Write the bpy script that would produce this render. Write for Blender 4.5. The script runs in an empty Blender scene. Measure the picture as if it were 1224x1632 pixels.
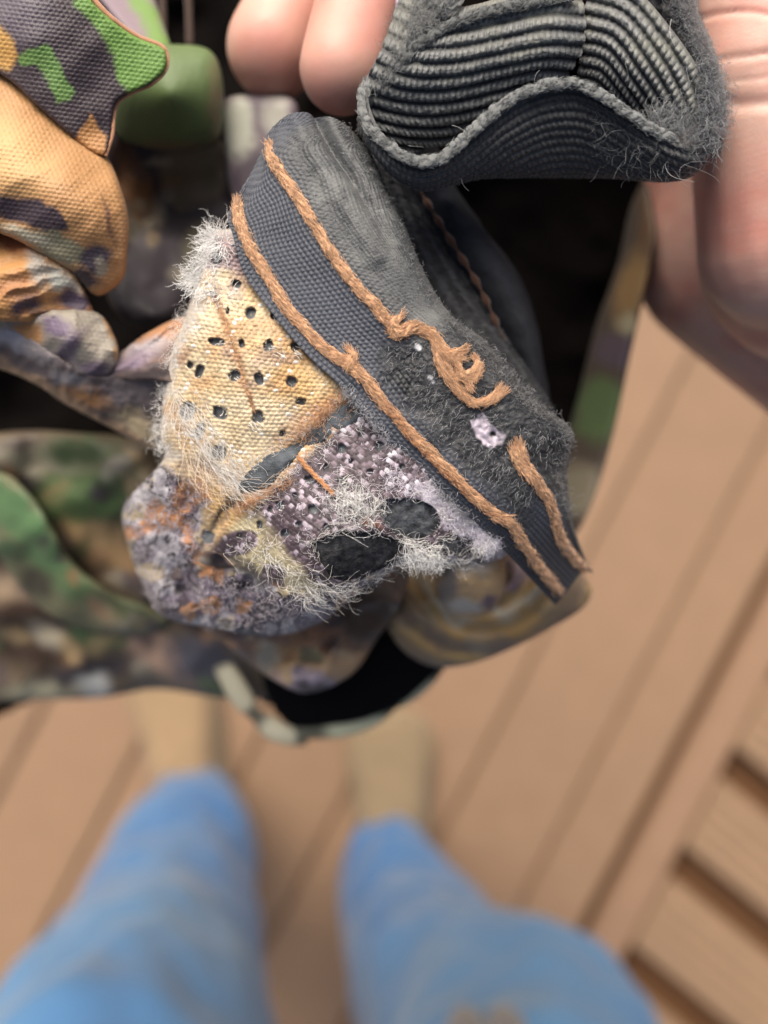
import bpy, bmesh, math, random
import numpy as np
from mathutils import Vector

# ---------------------------------------------------------------- camera, light, exposure
H = 1.30            # camera height above the deck (m), looking straight down
D0 = 0.13           # focus distance (m)
FPX = 1133.0        # focal length in photo pixels
S = D0 / FPX        # metres per unit at the focus distance
sc = bpy.context.scene
cam = bpy.data.cameras.new('camera')
cam_ob = bpy.data.objects.new('camera', cam)
sc.collection.objects.link(cam_ob)
cam_ob.location = (0, 0, H)
cam_ob.rotation_euler = (0, 0, 0)
cam.sensor_fit = 'VERTICAL'
cam.sensor_height = 9.8
cam.lens = 9.8 * FPX / 1632.0
cam.clip_start = 0.005
cam.clip_end = 200
cam.dof.use_dof = True
cam.dof.focus_distance = D0 + 0.0005
cam.dof.aperture_fstop = cam.lens / 4.8
cam.dof.aperture_blades = 0
sc.camera = cam_ob

SUN_EL, SUN_AZ = math.radians(48), math.radians(-10)   # azimuth measured from +Y towards +X
w = bpy.data.worlds.new('World'); sc.world = w; w.use_nodes = True
nt = w.node_tree
bg = nt.nodes['Background']
sky = nt.nodes.new('ShaderNodeTexSky'); sky.sky_type = 'NISHITA'; sky.sun_disc = False
sky.sun_elevation = SUN_EL; sky.sun_rotation = SUN_AZ
sky.air_density = 1.0; sky.dust_density = 8.0; sky.ozone_density = 1.0
nt.links.new(sky.outputs[0], bg.inputs[0]); bg.inputs[1].default_value = 0.055
sl = bpy.data.lights.new('sun', 'SUN'); sl.energy = 1.5; sl.angle = math.radians(55); sl.color = (1.0, 0.95, 0.88)
so = bpy.data.objects.new('sun', sl); sc.collection.objects.link(so)
sd = Vector((math.sin(SUN_AZ) * math.cos(SUN_EL), math.cos(SUN_AZ) * math.cos(SUN_EL), math.sin(SUN_EL)))
so.rotation_euler = (-sd).to_track_quat('-Z', 'Y').to_euler()
so.location = (-1, 1, 3)
sc.view_settings.view_transform = 'Standard'
sc.view_settings.look = 'None'
sc.view_settings.exposure = 1.52
sc.view_settings.gamma = 1.0
sc.cycles.use_denoising = True

# ---------------------------------------------------------------- helpers
rng = np.random.default_rng(7)
random.seed(7)
G = 1.5
def A(r, g, b):
    c = np.array([r, g, b], float) / 255.0
    return np.where(c <= 0.04045, c / 12.92, ((c + 0.055) / 1.055) ** 2.4) / G

def P(p):
    """frame units (x, y in photo pixels, z in focal-plane pixels behind the focus plane) -> metres"""
    p = np.asarray(p, float)
    d = D0 + p[..., 2] * S
    return np.stack([(p[..., 0] - 612) / FPX * d, (816 - p[..., 1]) / FPX * d, H - d], -1)

_tab = np.random.default_rng(3).random((256, 256))
def vnoise(x, y, seed=0):
    x = np.asarray(x, float) + seed * 17.31; y = np.asarray(y, float) + seed * 9.77
    xi = np.floor(x).astype(int); yi = np.floor(y).astype(int)
    fx = x - xi; fy = y - yi
    fx = fx * fx * (3 - 2 * fx); fy = fy * fy * (3 - 2 * fy)
    a = _tab[xi & 255, yi & 255]; b = _tab[(xi + 1) & 255, yi & 255]
    c = _tab[xi & 255, (yi + 1) & 255]; d = _tab[(xi + 1) & 255, (yi + 1) & 255]
    return (a * (1 - fx) + b * fx) * (1 - fy) + (c * (1 - fx) + d * fx) * fy - 0.5
def fnoise(x, y, scale, octv=3, seed=0):
    o = 0; amp = 1
    for k in range(octv):
        o = o + amp * vnoise(np.asarray(x) / scale * 2 ** k, np.asarray(y) / scale * 2 ** k, seed + k)
        amp *= 0.5
    return o

def cr(pts, n, closed=False):
    """Catmull-Rom through pts (K, ...) sampled at n"""
    p = np.asarray(pts, float)
    K = len(p)
    if closed:
        t = np.linspace(0, K, n, endpoint=False)
        i = np.floor(t).astype(int); f = t - i
        g = lambda k: p[(i + k) % K]
    else:
        t = np.linspace(0, K - 1, n)
        i = np.minimum(np.floor(t).astype(int), K - 2); f = t - i
        pe = np.concatenate([[2 * p[0] - p[1]], p, [2 * p[-1] - p[-2]]])
        g = lambda k: pe[i + k + 1]
    f = f.reshape((-1,) + (1,) * (p.ndim - 1))
    p0, p1, p2, p3 = g(-1), g(0), g(1), g(2)
    return 0.5 * (2 * p1 + (p2 - p0) * f + (2 * p0 - 5 * p1 + 4 * p2 - p3) * f ** 2 + (3 * p1 - p0 - 3 * p2 + p3) * f ** 3)

def tps(pts):
    p = np.asarray(pts, float); n = len(p); sc_ = 200.0
    xy = p[:, :2] / sc_
    def U(r2): return r2 * np.log(r2 + 1e-9)
    d2 = ((xy[:, None] - xy[None]) ** 2).sum(-1)
    M = np.zeros((n + 3, n + 3)); M[:n, :n] = U(d2) + np.eye(n) * 0.002
    M[:n, n] = 1; M[:n, n + 1:] = xy; M[n, :n] = 1; M[n + 1:, :n] = xy.T
    wgt = np.linalg.lstsq(M, np.concatenate([p[:, 2], np.zeros(3)]), rcond=None)[0]
    def f(x, y):
        x = np.asarray(x, float) / sc_; y = np.asarray(y, float) / sc_
        o = wgt[n] + wgt[n + 1] * x + wgt[n + 2] * y
        for k in range(n):
            o = o + wgt[k] * U((x - xy[k, 0]) ** 2 + (y - xy[k, 1]) ** 2)
        return o
    return f

def seg_dist(X, Y, poly, closed=True):
    poly = np.asarray(poly, float)
    a = poly; b = np.roll(poly, -1, 0)
    if not closed: a = poly[:-1]; b = poly[1:]
    best = np.full(X.shape, 1e9); nx = np.zeros(X.shape); ny = np.zeros(X.shape)
    inside = np.zeros(X.shape, bool)
    for (ax, ay), (bx, by) in zip(a, b):
        dx, dy = bx - ax, by - ay
        t = np.clip(((X - ax) * dx + (Y - ay) * dy) / (dx * dx + dy * dy + 1e-9), 0, 1)
        qx, qy = ax + t * dx, ay + t * dy
        d = (X - qx) ** 2 + (Y - qy) ** 2
        m = d < best
        best = np.where(m, d, best); nx = np.where(m, qx, nx); ny = np.where(m, qy, ny)
        if closed and dy != 0:
            c = ((ay > Y) != (by > Y)) & (X < dx * (Y - ay) / dy + ax)
            inside ^= c
    return np.sqrt(best), inside, nx, ny

def paint(X, Y, base, blobs, seed=0, warp=6.0, wscale=22.0):
    col = np.empty(X.shape + (3,)); col[:] = np.asarray(base)
    wx = X + warp * 2 * fnoise(X, Y, wscale, 3, seed); wy = Y + warp * 2 * fnoise(X, Y, wscale, 3, seed + 11)
    for b in blobs:
        shp, c, soft = b[0], b[1], b[2]
        op = b[3] if len(b) > 3 else 1.0
        if shp[0] == 'e':
            _, cx, cy, rx, ry, ang = shp
            ca, sa = math.cos(math.radians(ang)), math.sin(math.radians(ang))
            u = (wx - cx) * ca + (wy - cy) * sa; v = -(wx - cx) * sa + (wy - cy) * ca
            r = np.sqrt((u / rx) ** 2 + (v / ry) ** 2) + 1e-6
            d = (r - 1) * min(rx, ry)
        elif shp[0] == 'l':
            d, _, _, _ = seg_dist(wx, wy, shp[2], False); d = d - shp[1]
        else:
            d, ins, _, _ = seg_dist(wx, wy, shp); d = np.where(ins, -d, d)
        m = np.clip(0.5 - d / (2 * soft), 0, 1)[..., None] * op
        col = col * (1 - m) + np.asarray(c) * m
    return col

def new_mesh(name, verts, faces, cols=None, mat=None, parent=None, smooth=True):
    """verts in metres (N,3); faces (M,4) or (M,3) int array"""
    me = bpy.data.meshes.new(name)
    verts = np.ascontiguousarray(verts, dtype=np.float32); faces = np.ascontiguousarray(faces, dtype=np.int32)
    k = faces.shape[1]
    me.vertices.add(len(verts)); me.vertices.foreach_set('co', verts.ravel())
    me.loops.add(faces.size); me.loops.foreach_set('vertex_index', faces.ravel())
    me.polygons.add(len(faces)); me.polygons.foreach_set('loop_start', np.arange(0, faces.size, k, dtype=np.int32))
    me.update(calc_edges=True)
    if smooth: me.polygons.foreach_set('use_smooth', np.ones(len(faces), bool))
    if cols is not None:
        at = me.color_attributes.new('Col', 'FLOAT_COLOR', 'POINT')
        c4 = np.ones((len(verts), 4), np.float32); c4[:, :3] = cols
        at.data.foreach_set('color', c4.ravel())
    ob = bpy.data.objects.new(name, me)
    sc.collection.objects.link(ob)
    if mat: me.materials.append(mat)
    if parent: ob.parent = parent
    return ob

def grid_faces(nr, ncol):
    i = np.arange(nr * ncol).reshape(nr, ncol)
    return np.stack([i[:-1, :-1], i[:-1, 1:], i[1:, 1:], i[1:, :-1]], -1).reshape(-1, 4)

class Look:       # coarse lookup x,y -> z of a surface already built
    def __init__(s, pts): s.p = np.asarray(pts)
    def __call__(s, x, y):
        x = np.atleast_1d(np.asarray(x, float)); y = np.atleast_1d(np.asarray(y, float)); out = np.empty(x.shape)
        for a in range(0, len(x), 400):
            d = (x[a:a + 400, None] - s.p[None, :, 0]) ** 2 + (y[a:a + 400, None] - s.p[None, :, 1]) ** 2
            k = np.argpartition(d, 4, 1)[:, :4]
            dd = 1 / (np.take_along_axis(d, k, 1) + 1.0)
            out[a:a + 400] = (dd * s.p[k, 2]).sum(1) / dd.sum(1)
        return out

def pad(name, outline, zf, mat, parent, base, blobs=(), step=4.0, rim=20, rimz=None, skirt=40, disp=None, colf=None, cut=(), smooth_n=6, seed=0, warp=6, wscale=22):
    """a soft piece of cloth seen from the camera side: real surface with a rounded rim and a skirt of depth"""
    ol = cr(outline, len(outline) * smooth_n, True)
    if not callable(zf): zf = tps(zf) if len(zf) > 2 else (lambda x, y, z0=zf[0]: x * 0 + z0)
    x0, y0 = ol.min(0) - step; x1, y1 = ol.max(0) + step
    xs = np.arange(x0, x1 + step, step); ys = np.arange(y0, y1 + step, step)
    X, Y = np.meshgrid(xs, ys)
    d, ins, nx, ny = seg_dist(X, Y, ol)
    keepc = ins.copy()
    for c in cut:
        dc, ic, cx, cy = seg_dist(X, Y, c)
        keepc &= ~ic
        near = ic & (dc < d)
        nx = np.where(ic, cx, nx); ny = np.where(ic, cy, ny)
    cell = (keepc[:-1, :-1].astype(int) + keepc[:-1, 1:] + keepc[1:, 1:] + keepc[1:, :-1]) >= 2
    out = ~keepc
    X2 = np.where(out, nx, X); Y2 = np.where(out, ny, Y)
    D = np.where(ins, d, 0)
    for c in cut: pass
    rz = rim if rimz is None else rimz
    q = 1 - np.clip(D / rim, 0, 1)
    Z = zf(X2, Y2) + rz * (1 - np.sqrt(np.clip(1 - q * q, 0, 1)))
    h = disp(X2, Y2, D) if disp else 0
    Z = Z - h
    col = paint(X2, Y2, base, blobs, seed, warp, wscale)
    if colf is not None: col = colf(X2, Y2, D, col)
    idx = np.arange(X.size).reshape(X.shape)
    f = np.stack([idx[:-1, :-1], idx[1:, :-1], idx[1:, 1:], idx[:-1, 1:]], -1)[cell]
    used = np.unique(f); remap = np.full(X.size, -1); remap[used] = np.arange(len(used))
    f = remap[f]
    pts = np.stack([X2, Y2, Z], -1).reshape(-1, 3)[used]
    cols = col.reshape(-1, 3)[used]
    # skirt
    e = np.concatenate([f[:, [0, 1]], f[:, [1, 2]], f[:, [2, 3]], f[:, [3, 0]]])
    key = np.sort(e, 1); kk = key[:, 0] * (len(pts) + 1) + key[:, 1]
    u, inv, cnt = np.unique(kk, return_inverse=True, return_counts=True)
    be = e[cnt[inv] == 1]
    if skirt and len(be):
        bv = np.unique(be); rm = np.full(len(pts), -1); rm[bv] = np.arange(len(bv)) + len(pts)
        low = pts[bv].copy(); low[:, 2] += skirt
        sf = np.stack([be[:, 1], be[:, 0], rm[be[:, 0]], rm[be[:, 1]]], -1)
        pts = np.concatenate([pts, low]); cols = np.concatenate([cols, cols[bv]]); f = np.concatenate([f, sf])
    ob = new_mesh(name, P(pts), f, np.clip(cols, 0.002, 0.9), mat, parent)
    ob_look = pts[rng.choice(len(pts), min(len(pts), 2500), replace=False)]
    return ob, Look(ob_look)

def loft(name, ctrl, nu, nv, mat, parent, colf, disp=None, thick=0):
    """ctrl[r][c] -> (x,y,z); u runs along r, v across c"""
    c = np.asarray(ctrl, float)
    a = cr(c, nu)                                  # (nu, C, 3)
    s = cr(np.swapaxes(a, 0, 1), nv)               # (nv, nu, 3)
    s = np.swapaxes(s, 0, 1)                       # (nu, nv, 3)
    du = np.gradient(s, axis=0); dv = np.gradient(s, axis=1)
    n = np.cross(du, dv); n /= np.linalg.norm(n, axis=-1, keepdims=True) + 1e-9
    if n[..., 2].mean() > 0: n = -n; flip = True
    else: flip = False
    U = np.cumsum(np.linalg.norm(du, axis=-1), 0); V = np.cumsum(np.linalg.norm(dv, axis=-1), 1)
    Um = np.broadcast_to(U.mean(1, keepdims=True), U.shape)
    Vm = V
    h = disp(Um, Vm, s) if disp else 0
    s2 = s + n * (h[..., None] if disp else 0)
    col = colf(Um, Vm, s)
    f = grid_faces(nu, nv)
    if not flip: f = f[:, ::-1]
    ob = new_mesh(name, P(s2.reshape(-1, 3)), f, np.clip(col.reshape(-1, 3), 0.002, 0.9), mat, parent)
    if thick:
        m = ob.modifiers.new('thick', 'SOLIDIFY'); m.thickness = thick * S; m.offset = 0
    sub = s2[::max(1, nu // 90), ::max(1, nv // 30)].reshape(-1, 3)
    return ob, Look(sub), s2

def tubes(name, paths, rads, cols, mat, parent, sides=3, closed_ends=False):
    """paths (N,K,3) frame units, rads (N,K), cols (N,3) or (N,K,3)"""
    N, K, _ = paths.shape
    t = np.gradient(paths, axis=1); t /= np.linalg.norm(t, axis=-1, keepdims=True) + 1e-9
    ref = np.array([0.31, 0.22, 0.92])
    ref = np.where(np.abs(t @ ref)[..., None] > 0.93, np.array([0.9, -0.4, 0.1]), ref)
    n1 = np.cross(t, ref); n1 /= np.linalg.norm(n1, axis=-1, keepdims=True) + 1e-9
    n2 = np.cross(t, n1)
    ang = np.arange(sides) / sides * 2 * np.pi
    ring = n1[:, :, None] * np.cos(ang)[None, None, :, None] + n2[:, :, None] * np.sin(ang)[None, None, :, None]
    v = paths[:, :, None] + ring * rads[:, :, None, None]
    base = (np.arange(N) * K * sides)[:, None, None] + (np.arange(K - 1) * sides)[None, :, None]
    j = np.arange(sides)[None, None]; j2 = (j + 1) % sides
    f = np.stack([base + j, base + j2, base + sides + j2, base + sides + j], -1).reshape(-1, 4)
    if cols.ndim == 2: cols = np.repeat(cols[:, None], K, 1)
    c = np.repeat(cols[:, :, None], sides, 2).reshape(-1, 3)
    return new_mesh(name, P(v.reshape(-1, 3)), f, np.clip(c, 0.002, 0.9), mat, parent)

def fibre_paths(roots, dirs, lens, curl=0.25, seg=6, freq=1.0, droop=0):
    N = len(roots)
    d = dirs / (np.linalg.norm(dirs, axis=1, keepdims=True) + 1e-9)
    r = rng.normal(size=(N, 3)); a = np.cross(d, r); a /= np.linalg.norm(a, axis=1, keepdims=True) + 1e-9
    b = np.cross(d, a)
    t = np.linspace(0, 1, seg)[None, :, None]
    ph = rng.uniform(0, 6.28, (N, 1, 1)); fr = freq * rng.uniform(0.5, 1.5, (N, 1, 1)) * 6.28
    L = lens[:, None, None]
    s1 = np.sin(fr * t + ph) - np.sin(ph); s2 = np.cos(fr * t * 0.8 + ph) - np.cos(ph)
    p = roots[:, None] + d[:, None] * L * t + L * curl * (a[:, None] * s1 + b[:, None] * s2 * 0.6)
    p[..., 2] += droop * (t[..., 0] ** 2) * lens[:, None]
    return p

class Hair:       # gathers fibres of one part
    def __init__(s): s.g = {}
    def add(s, roots, dirs, lens, col, rad=0.7, curl=0.25, seg=6, freq=1.0, droop=0, cvar=0.12):
        N = len(roots)
        p = fibre_paths(roots, dirs, lens, curl, seg, freq, droop)
        rr = (rad * rng.uniform(0.6, 1.3, (N, 1))) * np.linspace(1, 0.45, seg)[None]
        c = np.asarray(col)[None] * (1 + cvar * rng.normal(size=(N, 1)))
        if np.ndim(col) == 2: c = col * (1 + cvar * rng.normal(size=(N, 1)))
        s.g.setdefault(seg, []).append((p, rr, c))
    def build(s, name, mat, parent):
        ob = None
        for seg, L in s.g.items():
            o = tubes(name, np.concatenate([a[0] for a in L]), np.concatenate([a[1] for a in L]), np.concatenate([a[2] for a in L]), mat, parent)
            o['kind'] = 'stuff'; ob = o
        return ob

def on_poly(n, poly):
    poly = np.asarray(poly, float); lo, hi = poly.min(0), poly.max(0); out = []
    while sum(map(len, out)) < n:
        q = rng.uniform(lo, hi, (n * 3, 2)); _, ins, _, _ = seg_dist(q[:, 0], q[:, 1], poly); out.append(q[ins])
    return np.concatenate(out)[:n]
def on_line(n, line, jit):
    l = cr(line, 200); i = rng.integers(0, 199, n)
    t = np.gradient(l, axis=0); t /= np.linalg.norm(t, axis=1, keepdims=True)
    nrm = np.stack([-t[:, 1], t[:, 0]], 1)
    return l[i] + nrm[i] * rng.normal(0, jit, (n, 1)), t[i]
def dirs_from(angle, spread, zlo=-0.7, zhi=0.1, n=None):
    n = n or len(angle); a = np.radians(angle) + rng.normal(0, math.radians(spread), n)
    return np.stack([np.cos(a), np.sin(a), rng.uniform(zlo, zhi, n)], 1)

# ---------------------------------------------------------------- materials
def mk(name, rough=0.8, sheen=0.0, bump=0.0, bscale=3000.0, var=0.0, vscale=800.0, sss=0.0, spec=0.3, coord='Object', color=None):
    m = bpy.data.materials.new(name); m.use_nodes = True; t = m.node_tree; b = t.nodes['Principled BSDF']
    b.inputs['Roughness'].default_value = rough; b.inputs['Specular IOR Level'].default_value = spec
    if sheen: b.inputs['Sheen Weight'].default_value = sheen; b.inputs['Sheen Roughness'].default_value = 0.5
    if color is None:
        c = t.nodes.new('ShaderNodeVertexColor'); c.layer_name = 'Col'; out = c.outputs[0]
    else:
        c = t.nodes.new('ShaderNodeRGB'); c.outputs[0].default_value = tuple(color) + (1,); out = c.outputs[0]
    tc = t.nodes.new('ShaderNodeTexCoord')
    if var:
        n = t.nodes.new('ShaderNodeTexNoise'); n.inputs['Scale'].default_value = vscale; n.inputs['Detail'].default_value = 4
        t.links.new(tc.outputs[coord], n.inputs['Vector'])
        mr = t.nodes.new('ShaderNodeMapRange'); mr.inputs[3].default_value = 1 - var; mr.inputs[4].default_value = 1 + var
        t.links.new(n.outputs[0], mr.inputs[0])
        mx = t.nodes.new('ShaderNodeMix'); mx.data_type = 'RGBA'; mx.blend_type = 'MULTIPLY'; mx.inputs[0].default_value = 1
        t.links.new(out, mx.inputs[6]); t.links.new(mr.outputs[0], mx.inputs[7]); out = mx.outputs[2]
    t.links.new(out, b.inputs['Base Color'])
    if bump:
        n = t.nodes.new('ShaderNodeTexNoise'); n.inputs['Scale'].default_value = bscale; n.inputs['Detail'].default_value = 3
        t.links.new(tc.outputs[coord], n.inputs['Vector'])
        bp = t.nodes.new('ShaderNodeBump'); bp.inputs['Strength'].default_value = bump; bp.inputs['Distance'].default_value = 0.0003
        t.links.new(n.outputs[0], bp.inputs['Height']); t.links.new(bp.outputs[0], b.inputs['Normal'])
    if sss:
        b.inputs['Subsurface Weight'].default_value = sss; b.inputs['Subsurface Radius'].default_value = (1.0, 0.35, 0.2); b.inputs['Subsurface Scale'].default_value = 0.005
    return m
M_nylon = mk('woven_nylon', 0.55, 0.1, 0.25, 4000, 0.10, 1500, spec=0.45)
M_cloth = mk('printed_cloth', 0.55, 0.05, 0.2, 3000, 0.08, 600, spec=0.4)
M_tape = mk('binding_cloth', 0.5, 0.05, 0.3, 5000, 0.15, 900, spec=0.4)
M_web = mk('webbing_nylon', 0.5, 0.2, 0.4, 5000, 0.2, 1200, spec=0.5)
M_dark = mk('dark_webbing', 0.8, 0.0, 0.4, 5000, 0.2, 1200, spec=0.15)
M_foam = mk('foam', 0.95, 0.0, 1.0, 2500, 0.35, 2500, spec=0.2)
M_yarn = mk('yarn', 0.9, 0.3, 0.3, 6000, 0.12, 1500, spec=0.2)
M_fibre = mk('loose_fibre', 0.6, 0.2, spec=0.4)
M_black = mk('black_lining', 1.0, 0.0, 0.2, 2000, 0.2, 300, spec=0.03)
M_skin = mk('skin', 0.5, 0.05, 0.15, 1600, 0.12, 160, sss=0.45, spec=0.45)
M_denim = mk('denim', 0.85, 0.2, 0.3, 900, 0.10, 25, spec=0.2)
M_deck = mk('deck_board', 0.65, 0.0, 0.3, 60, 0.10, 18, spec=0.3)
M_suede = mk('suede', 0.9, 0.2, 0.3, 400, 0.12, 40, spec=0.2)
M_earth = mk('earth', 0.95, 0, 0.5, 40, 0.3, 12, color=(0.09, 0.065, 0.045))

def empty(name, loc, label=None, cat=None, kind=None):
    o = bpy.data.objects.new(name, None); o.location = loc; sc.collection.objects.link(o); o.empty_display_size = 0.02
    if label: o['label'] = label
    if cat: o['category'] = cat
    if kind: o['kind'] = kind
    bpy.context.view_layer.update()
    return o
def adopt(ob, par):       # parent keeping place
    ob.parent = par; ob.matrix_parent_inverse = par.matrix_world.inverted()

# ---------------------------------------------------------------- ground and deck
def box_mesh(name, corners_top, th, z, mat, parent, col, nx=1, ny=1, groove=None, bevel=0.006):
    bm = bmesh.new()
    top = [bm.verts.new((x, y, z)) for x, y in corners_top]
    bot = [bm.verts.new((x, y, z - th)) for x, y in corners_top]
    bm.faces.new(top); bm.faces.new(bot[::-1])
    n = len(top)
    for i in range(n):
        bm.faces.new((top[i], bot[i], bot[(i + 1) % n], top[(i + 1) % n]))
    bmesh.ops.recalc_face_normals(bm, faces=bm.faces)
    if bevel: bmesh.ops.bevel(bm, geom=list(bm.edges), offset=bevel, segments=2, affect='EDGES')
    me = bpy.data.meshes.new(name); bm.to_mesh(me); bm.free()
    at = me.color_attributes.new('Col', 'FLOAT_COLOR', 'POINT')
    c = np.ones((len(me.vertices), 4), np.float32); c[:, :3] = col; at.data.foreach_set('color', c.ravel())
    me.materials.append(mat)
    ob = bpy.data.objects.new(name, me); sc.collection.objects.link(ob)
    if parent: ob.parent = parent
    return ob

gm = bpy.data.meshes.new('ground')
gm.from_pydata([(-60, -60, -0.6), (60, -60, -0.6), (60, 60, -0.6), (-60, 60, -0.6)], [], [(0, 1, 2, 3)]); gm.materials.append(M_earth)
ground = bpy.data.objects.new('ground', gm); sc.collection.objects.link(ground)
ground['kind'] = 'structure'; ground['label'] = 'bare brown earth below the deck'
deck = empty('deck', (0, 0, 0), 'tan brown plank deck under the person', None, 'structure')
al = np.array([0.462, 0.887]); ac = np.array([0.887, -0.462])
K_ = H / FPX
c0 = (0.887 * 612 + 0.462 * 816)
def plank(ca, cb, s0, s1, col, name='plank', th=0.03, z=0.0):
    a = (ca - c0) * K_; b = (cb - c0) * K_
    cor = [al * s0 + ac * a, al * s0 + ac * b, al * s1 + ac * b, al * s1 + ac * a]
    return box_mesh(name, cor, th, z, M_deck, deck, col)
DK = A(162, 130, 102)
edges = [1403 - 164 * k for k in range(-0, 16)]
plank(1403 + 2, 1513 - 11, -2.2, 2.2, DK * 1.0)
for k in range(15):
    plank(edges[k + 1] + 2, edges[k] - 2, -2.2, 2.2, DK * (1 + 0.05 * math.sin(k * 2.3)))
plank(1513 + 11, 1588, -2.2, 2.2, A(165, 131, 104))
# boards laid crosswise beyond the border board, with wide open joints, on brown bearers
dirb = np.array([0.775, -0.632]); perp = np.array([0.60, 0.80])
start = (1592 - c0) * K_
for k in range(-8, 9):
    for half in (0,):
        s_lo = (-542 - 178 * k - 0.462 * 612 + 0.887 * 816) * K_ + 0.031
        s_hi = s_lo + 178 * K_ - 0.062
        q0 = al * s_lo + ac * start; q1 = al * s_hi + ac * start
        box_mesh('plank', [q0, q0 + dirb * 1.2, q1 + dirb * 1.2, q1], 0.03, 0.0, M_deck, deck, A(166, 135, 106), bevel=0.004)
        for g in range(4):          # milled ridges along the board
            t0 = 0.16 + g * 0.2
            r0 = q0 * (1 - t0) + q1 * t0 + ac * 0.012; r1 = q0 * (1 - t0 - .09) + q1 * (t0 + .09) + ac * 0.012
            rb = box_mesh('ridge', [r0, r0 + dirb * 1.15, r1 + dirb * 1.15, r1], 0.008, 0.005, M_deck, deck, A(172, 141, 111), bevel=0.0025)
for j in range(2):
    a = start + 0.02 + j * 0.6
    box_mesh('bearer', [al * -2 + ac * a, al * -2 + ac * (a + 0.58), al * 2 + ac * (a + 0.58), al * 2 + ac * a], 0.1, -0.036, M_deck, deck, A(104, 70, 40))
a = (1500 - c0) * K_
box_mesh('bearer', [al * -2 + ac * a, al * -2 + ac * (a + 0.035), al * 2 + ac * (a + 0.035), al * 2 + ac * a], 0.1, -0.0345, M_deck, deck, A(104, 70, 40))
a = (300 - c0) * K_
box_mesh('bearer', [al * -2.2 + ac * (a - 1.2), al * -2.2 + ac * (a + 1.35), al * 2.2 + ac * (a + 1.35), al * 2.2 + ac * (a - 1.2)], 0.1, -0.034, M_deck, deck, A(150, 116, 88))

# ---------------------------------------------------------------- person: hand, jeans, shoes
person = empty('person', (-0.15, -0.45, 0.0), 'person in blue jeans and khaki shoes pinching the black webbing with one hand', 'person')

def leg_ring(rows, n=72, m=80, seed=0):
    rows = np.array(rows, float)                # x,y px at depth d, half width px, d
    d = rows[:, 3]
    cw = np.stack([(rows[:, 0] - 612) / FPX * d, (816 - rows[:, 1]) / FPX * d, H - d, rows[:, 2] / FPX * d], 1)
    c = cr(cw, m)
    th = np.arange(n) / n * 2 * np.pi
    TH, I = np.meshgrid(th, np.arange(m))
    zz = c[:, 2][:, None]
    wr = fnoise(np.cos(TH) * 2 + 5, zz * 13 + np.sin(TH) * 1.2 + 9 + TH * 0, 1.0, 3, seed) * 0.02
    wr += 0.0015 * np.sin(zz * 42 + 2.2 * np.cos(TH + seed)) * (0.6 + fnoise(TH * 0 + zz * 9, zz * 4, 1, 2, seed + 4))
    R = c[:, 3][:, None] + wr
    v = np.stack([c[:, 0][:, None] + R * np.cos(TH), c[:, 1][:, None] + R * np.sin(TH), zz + 0 * TH], -1)
    i = np.arange(n * m).reshape(m, n)
    f = np.stack([i[:-1], np.roll(i, -1, 1)[:-1], np.roll(i, -1, 1)[1:], i[1:]], -1).reshape(-1, 4)
    return v.reshape(-1, 3), f, c
L_rows = [(308, 1292, 74, 1.235), (296, 1345, 104, 1.13), (275, 1455, 136, 0.97), (244, 1556, 170, 0.81), (212, 1660, 218, 0.66), (180, 1840, 270, 0.52), (190, 2180, 330, 0.38)]
R_rows = [(625, 1372, 70, 1.235), (636, 1425, 94, 1.13), (664, 1505, 118, 0.98), (716, 1585, 152, 0.82), (812, 1690, 222, 0.66), (820, 1860, 270, 0.52), (700, 2190, 330, 0.38)]
v1, f1, cL = leg_ring(L_rows, seed=2); v2, f2, cR = leg_ring(R_rows, seed=8)
jv = np.concatenate([v1, v2]); jf = np.concatenate([f1, f2 + len(v1)])
fade = 0.25 + 0.6 * fnoise(jv[:, 0] * 9, jv[:, 2] * 5, 1, 2, 5)
fade = np.clip(fade + 0.5 * np.clip((jv[:, 2] - 0.35) / 0.3, 0, 1), 0, 1)
jc = A(64, 110, 164)[None] * (1 - fade[:, None]) + A(92, 140, 184)[None] * fade[:, None]
jeans = new_mesh('jeans', jv, jf, jc, M_denim); adopt(jeans, person)
mm = jeans.modifiers.new('thick', 'SOLIDIFY'); mm.thickness = 0.002; mm.offset = -1

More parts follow.
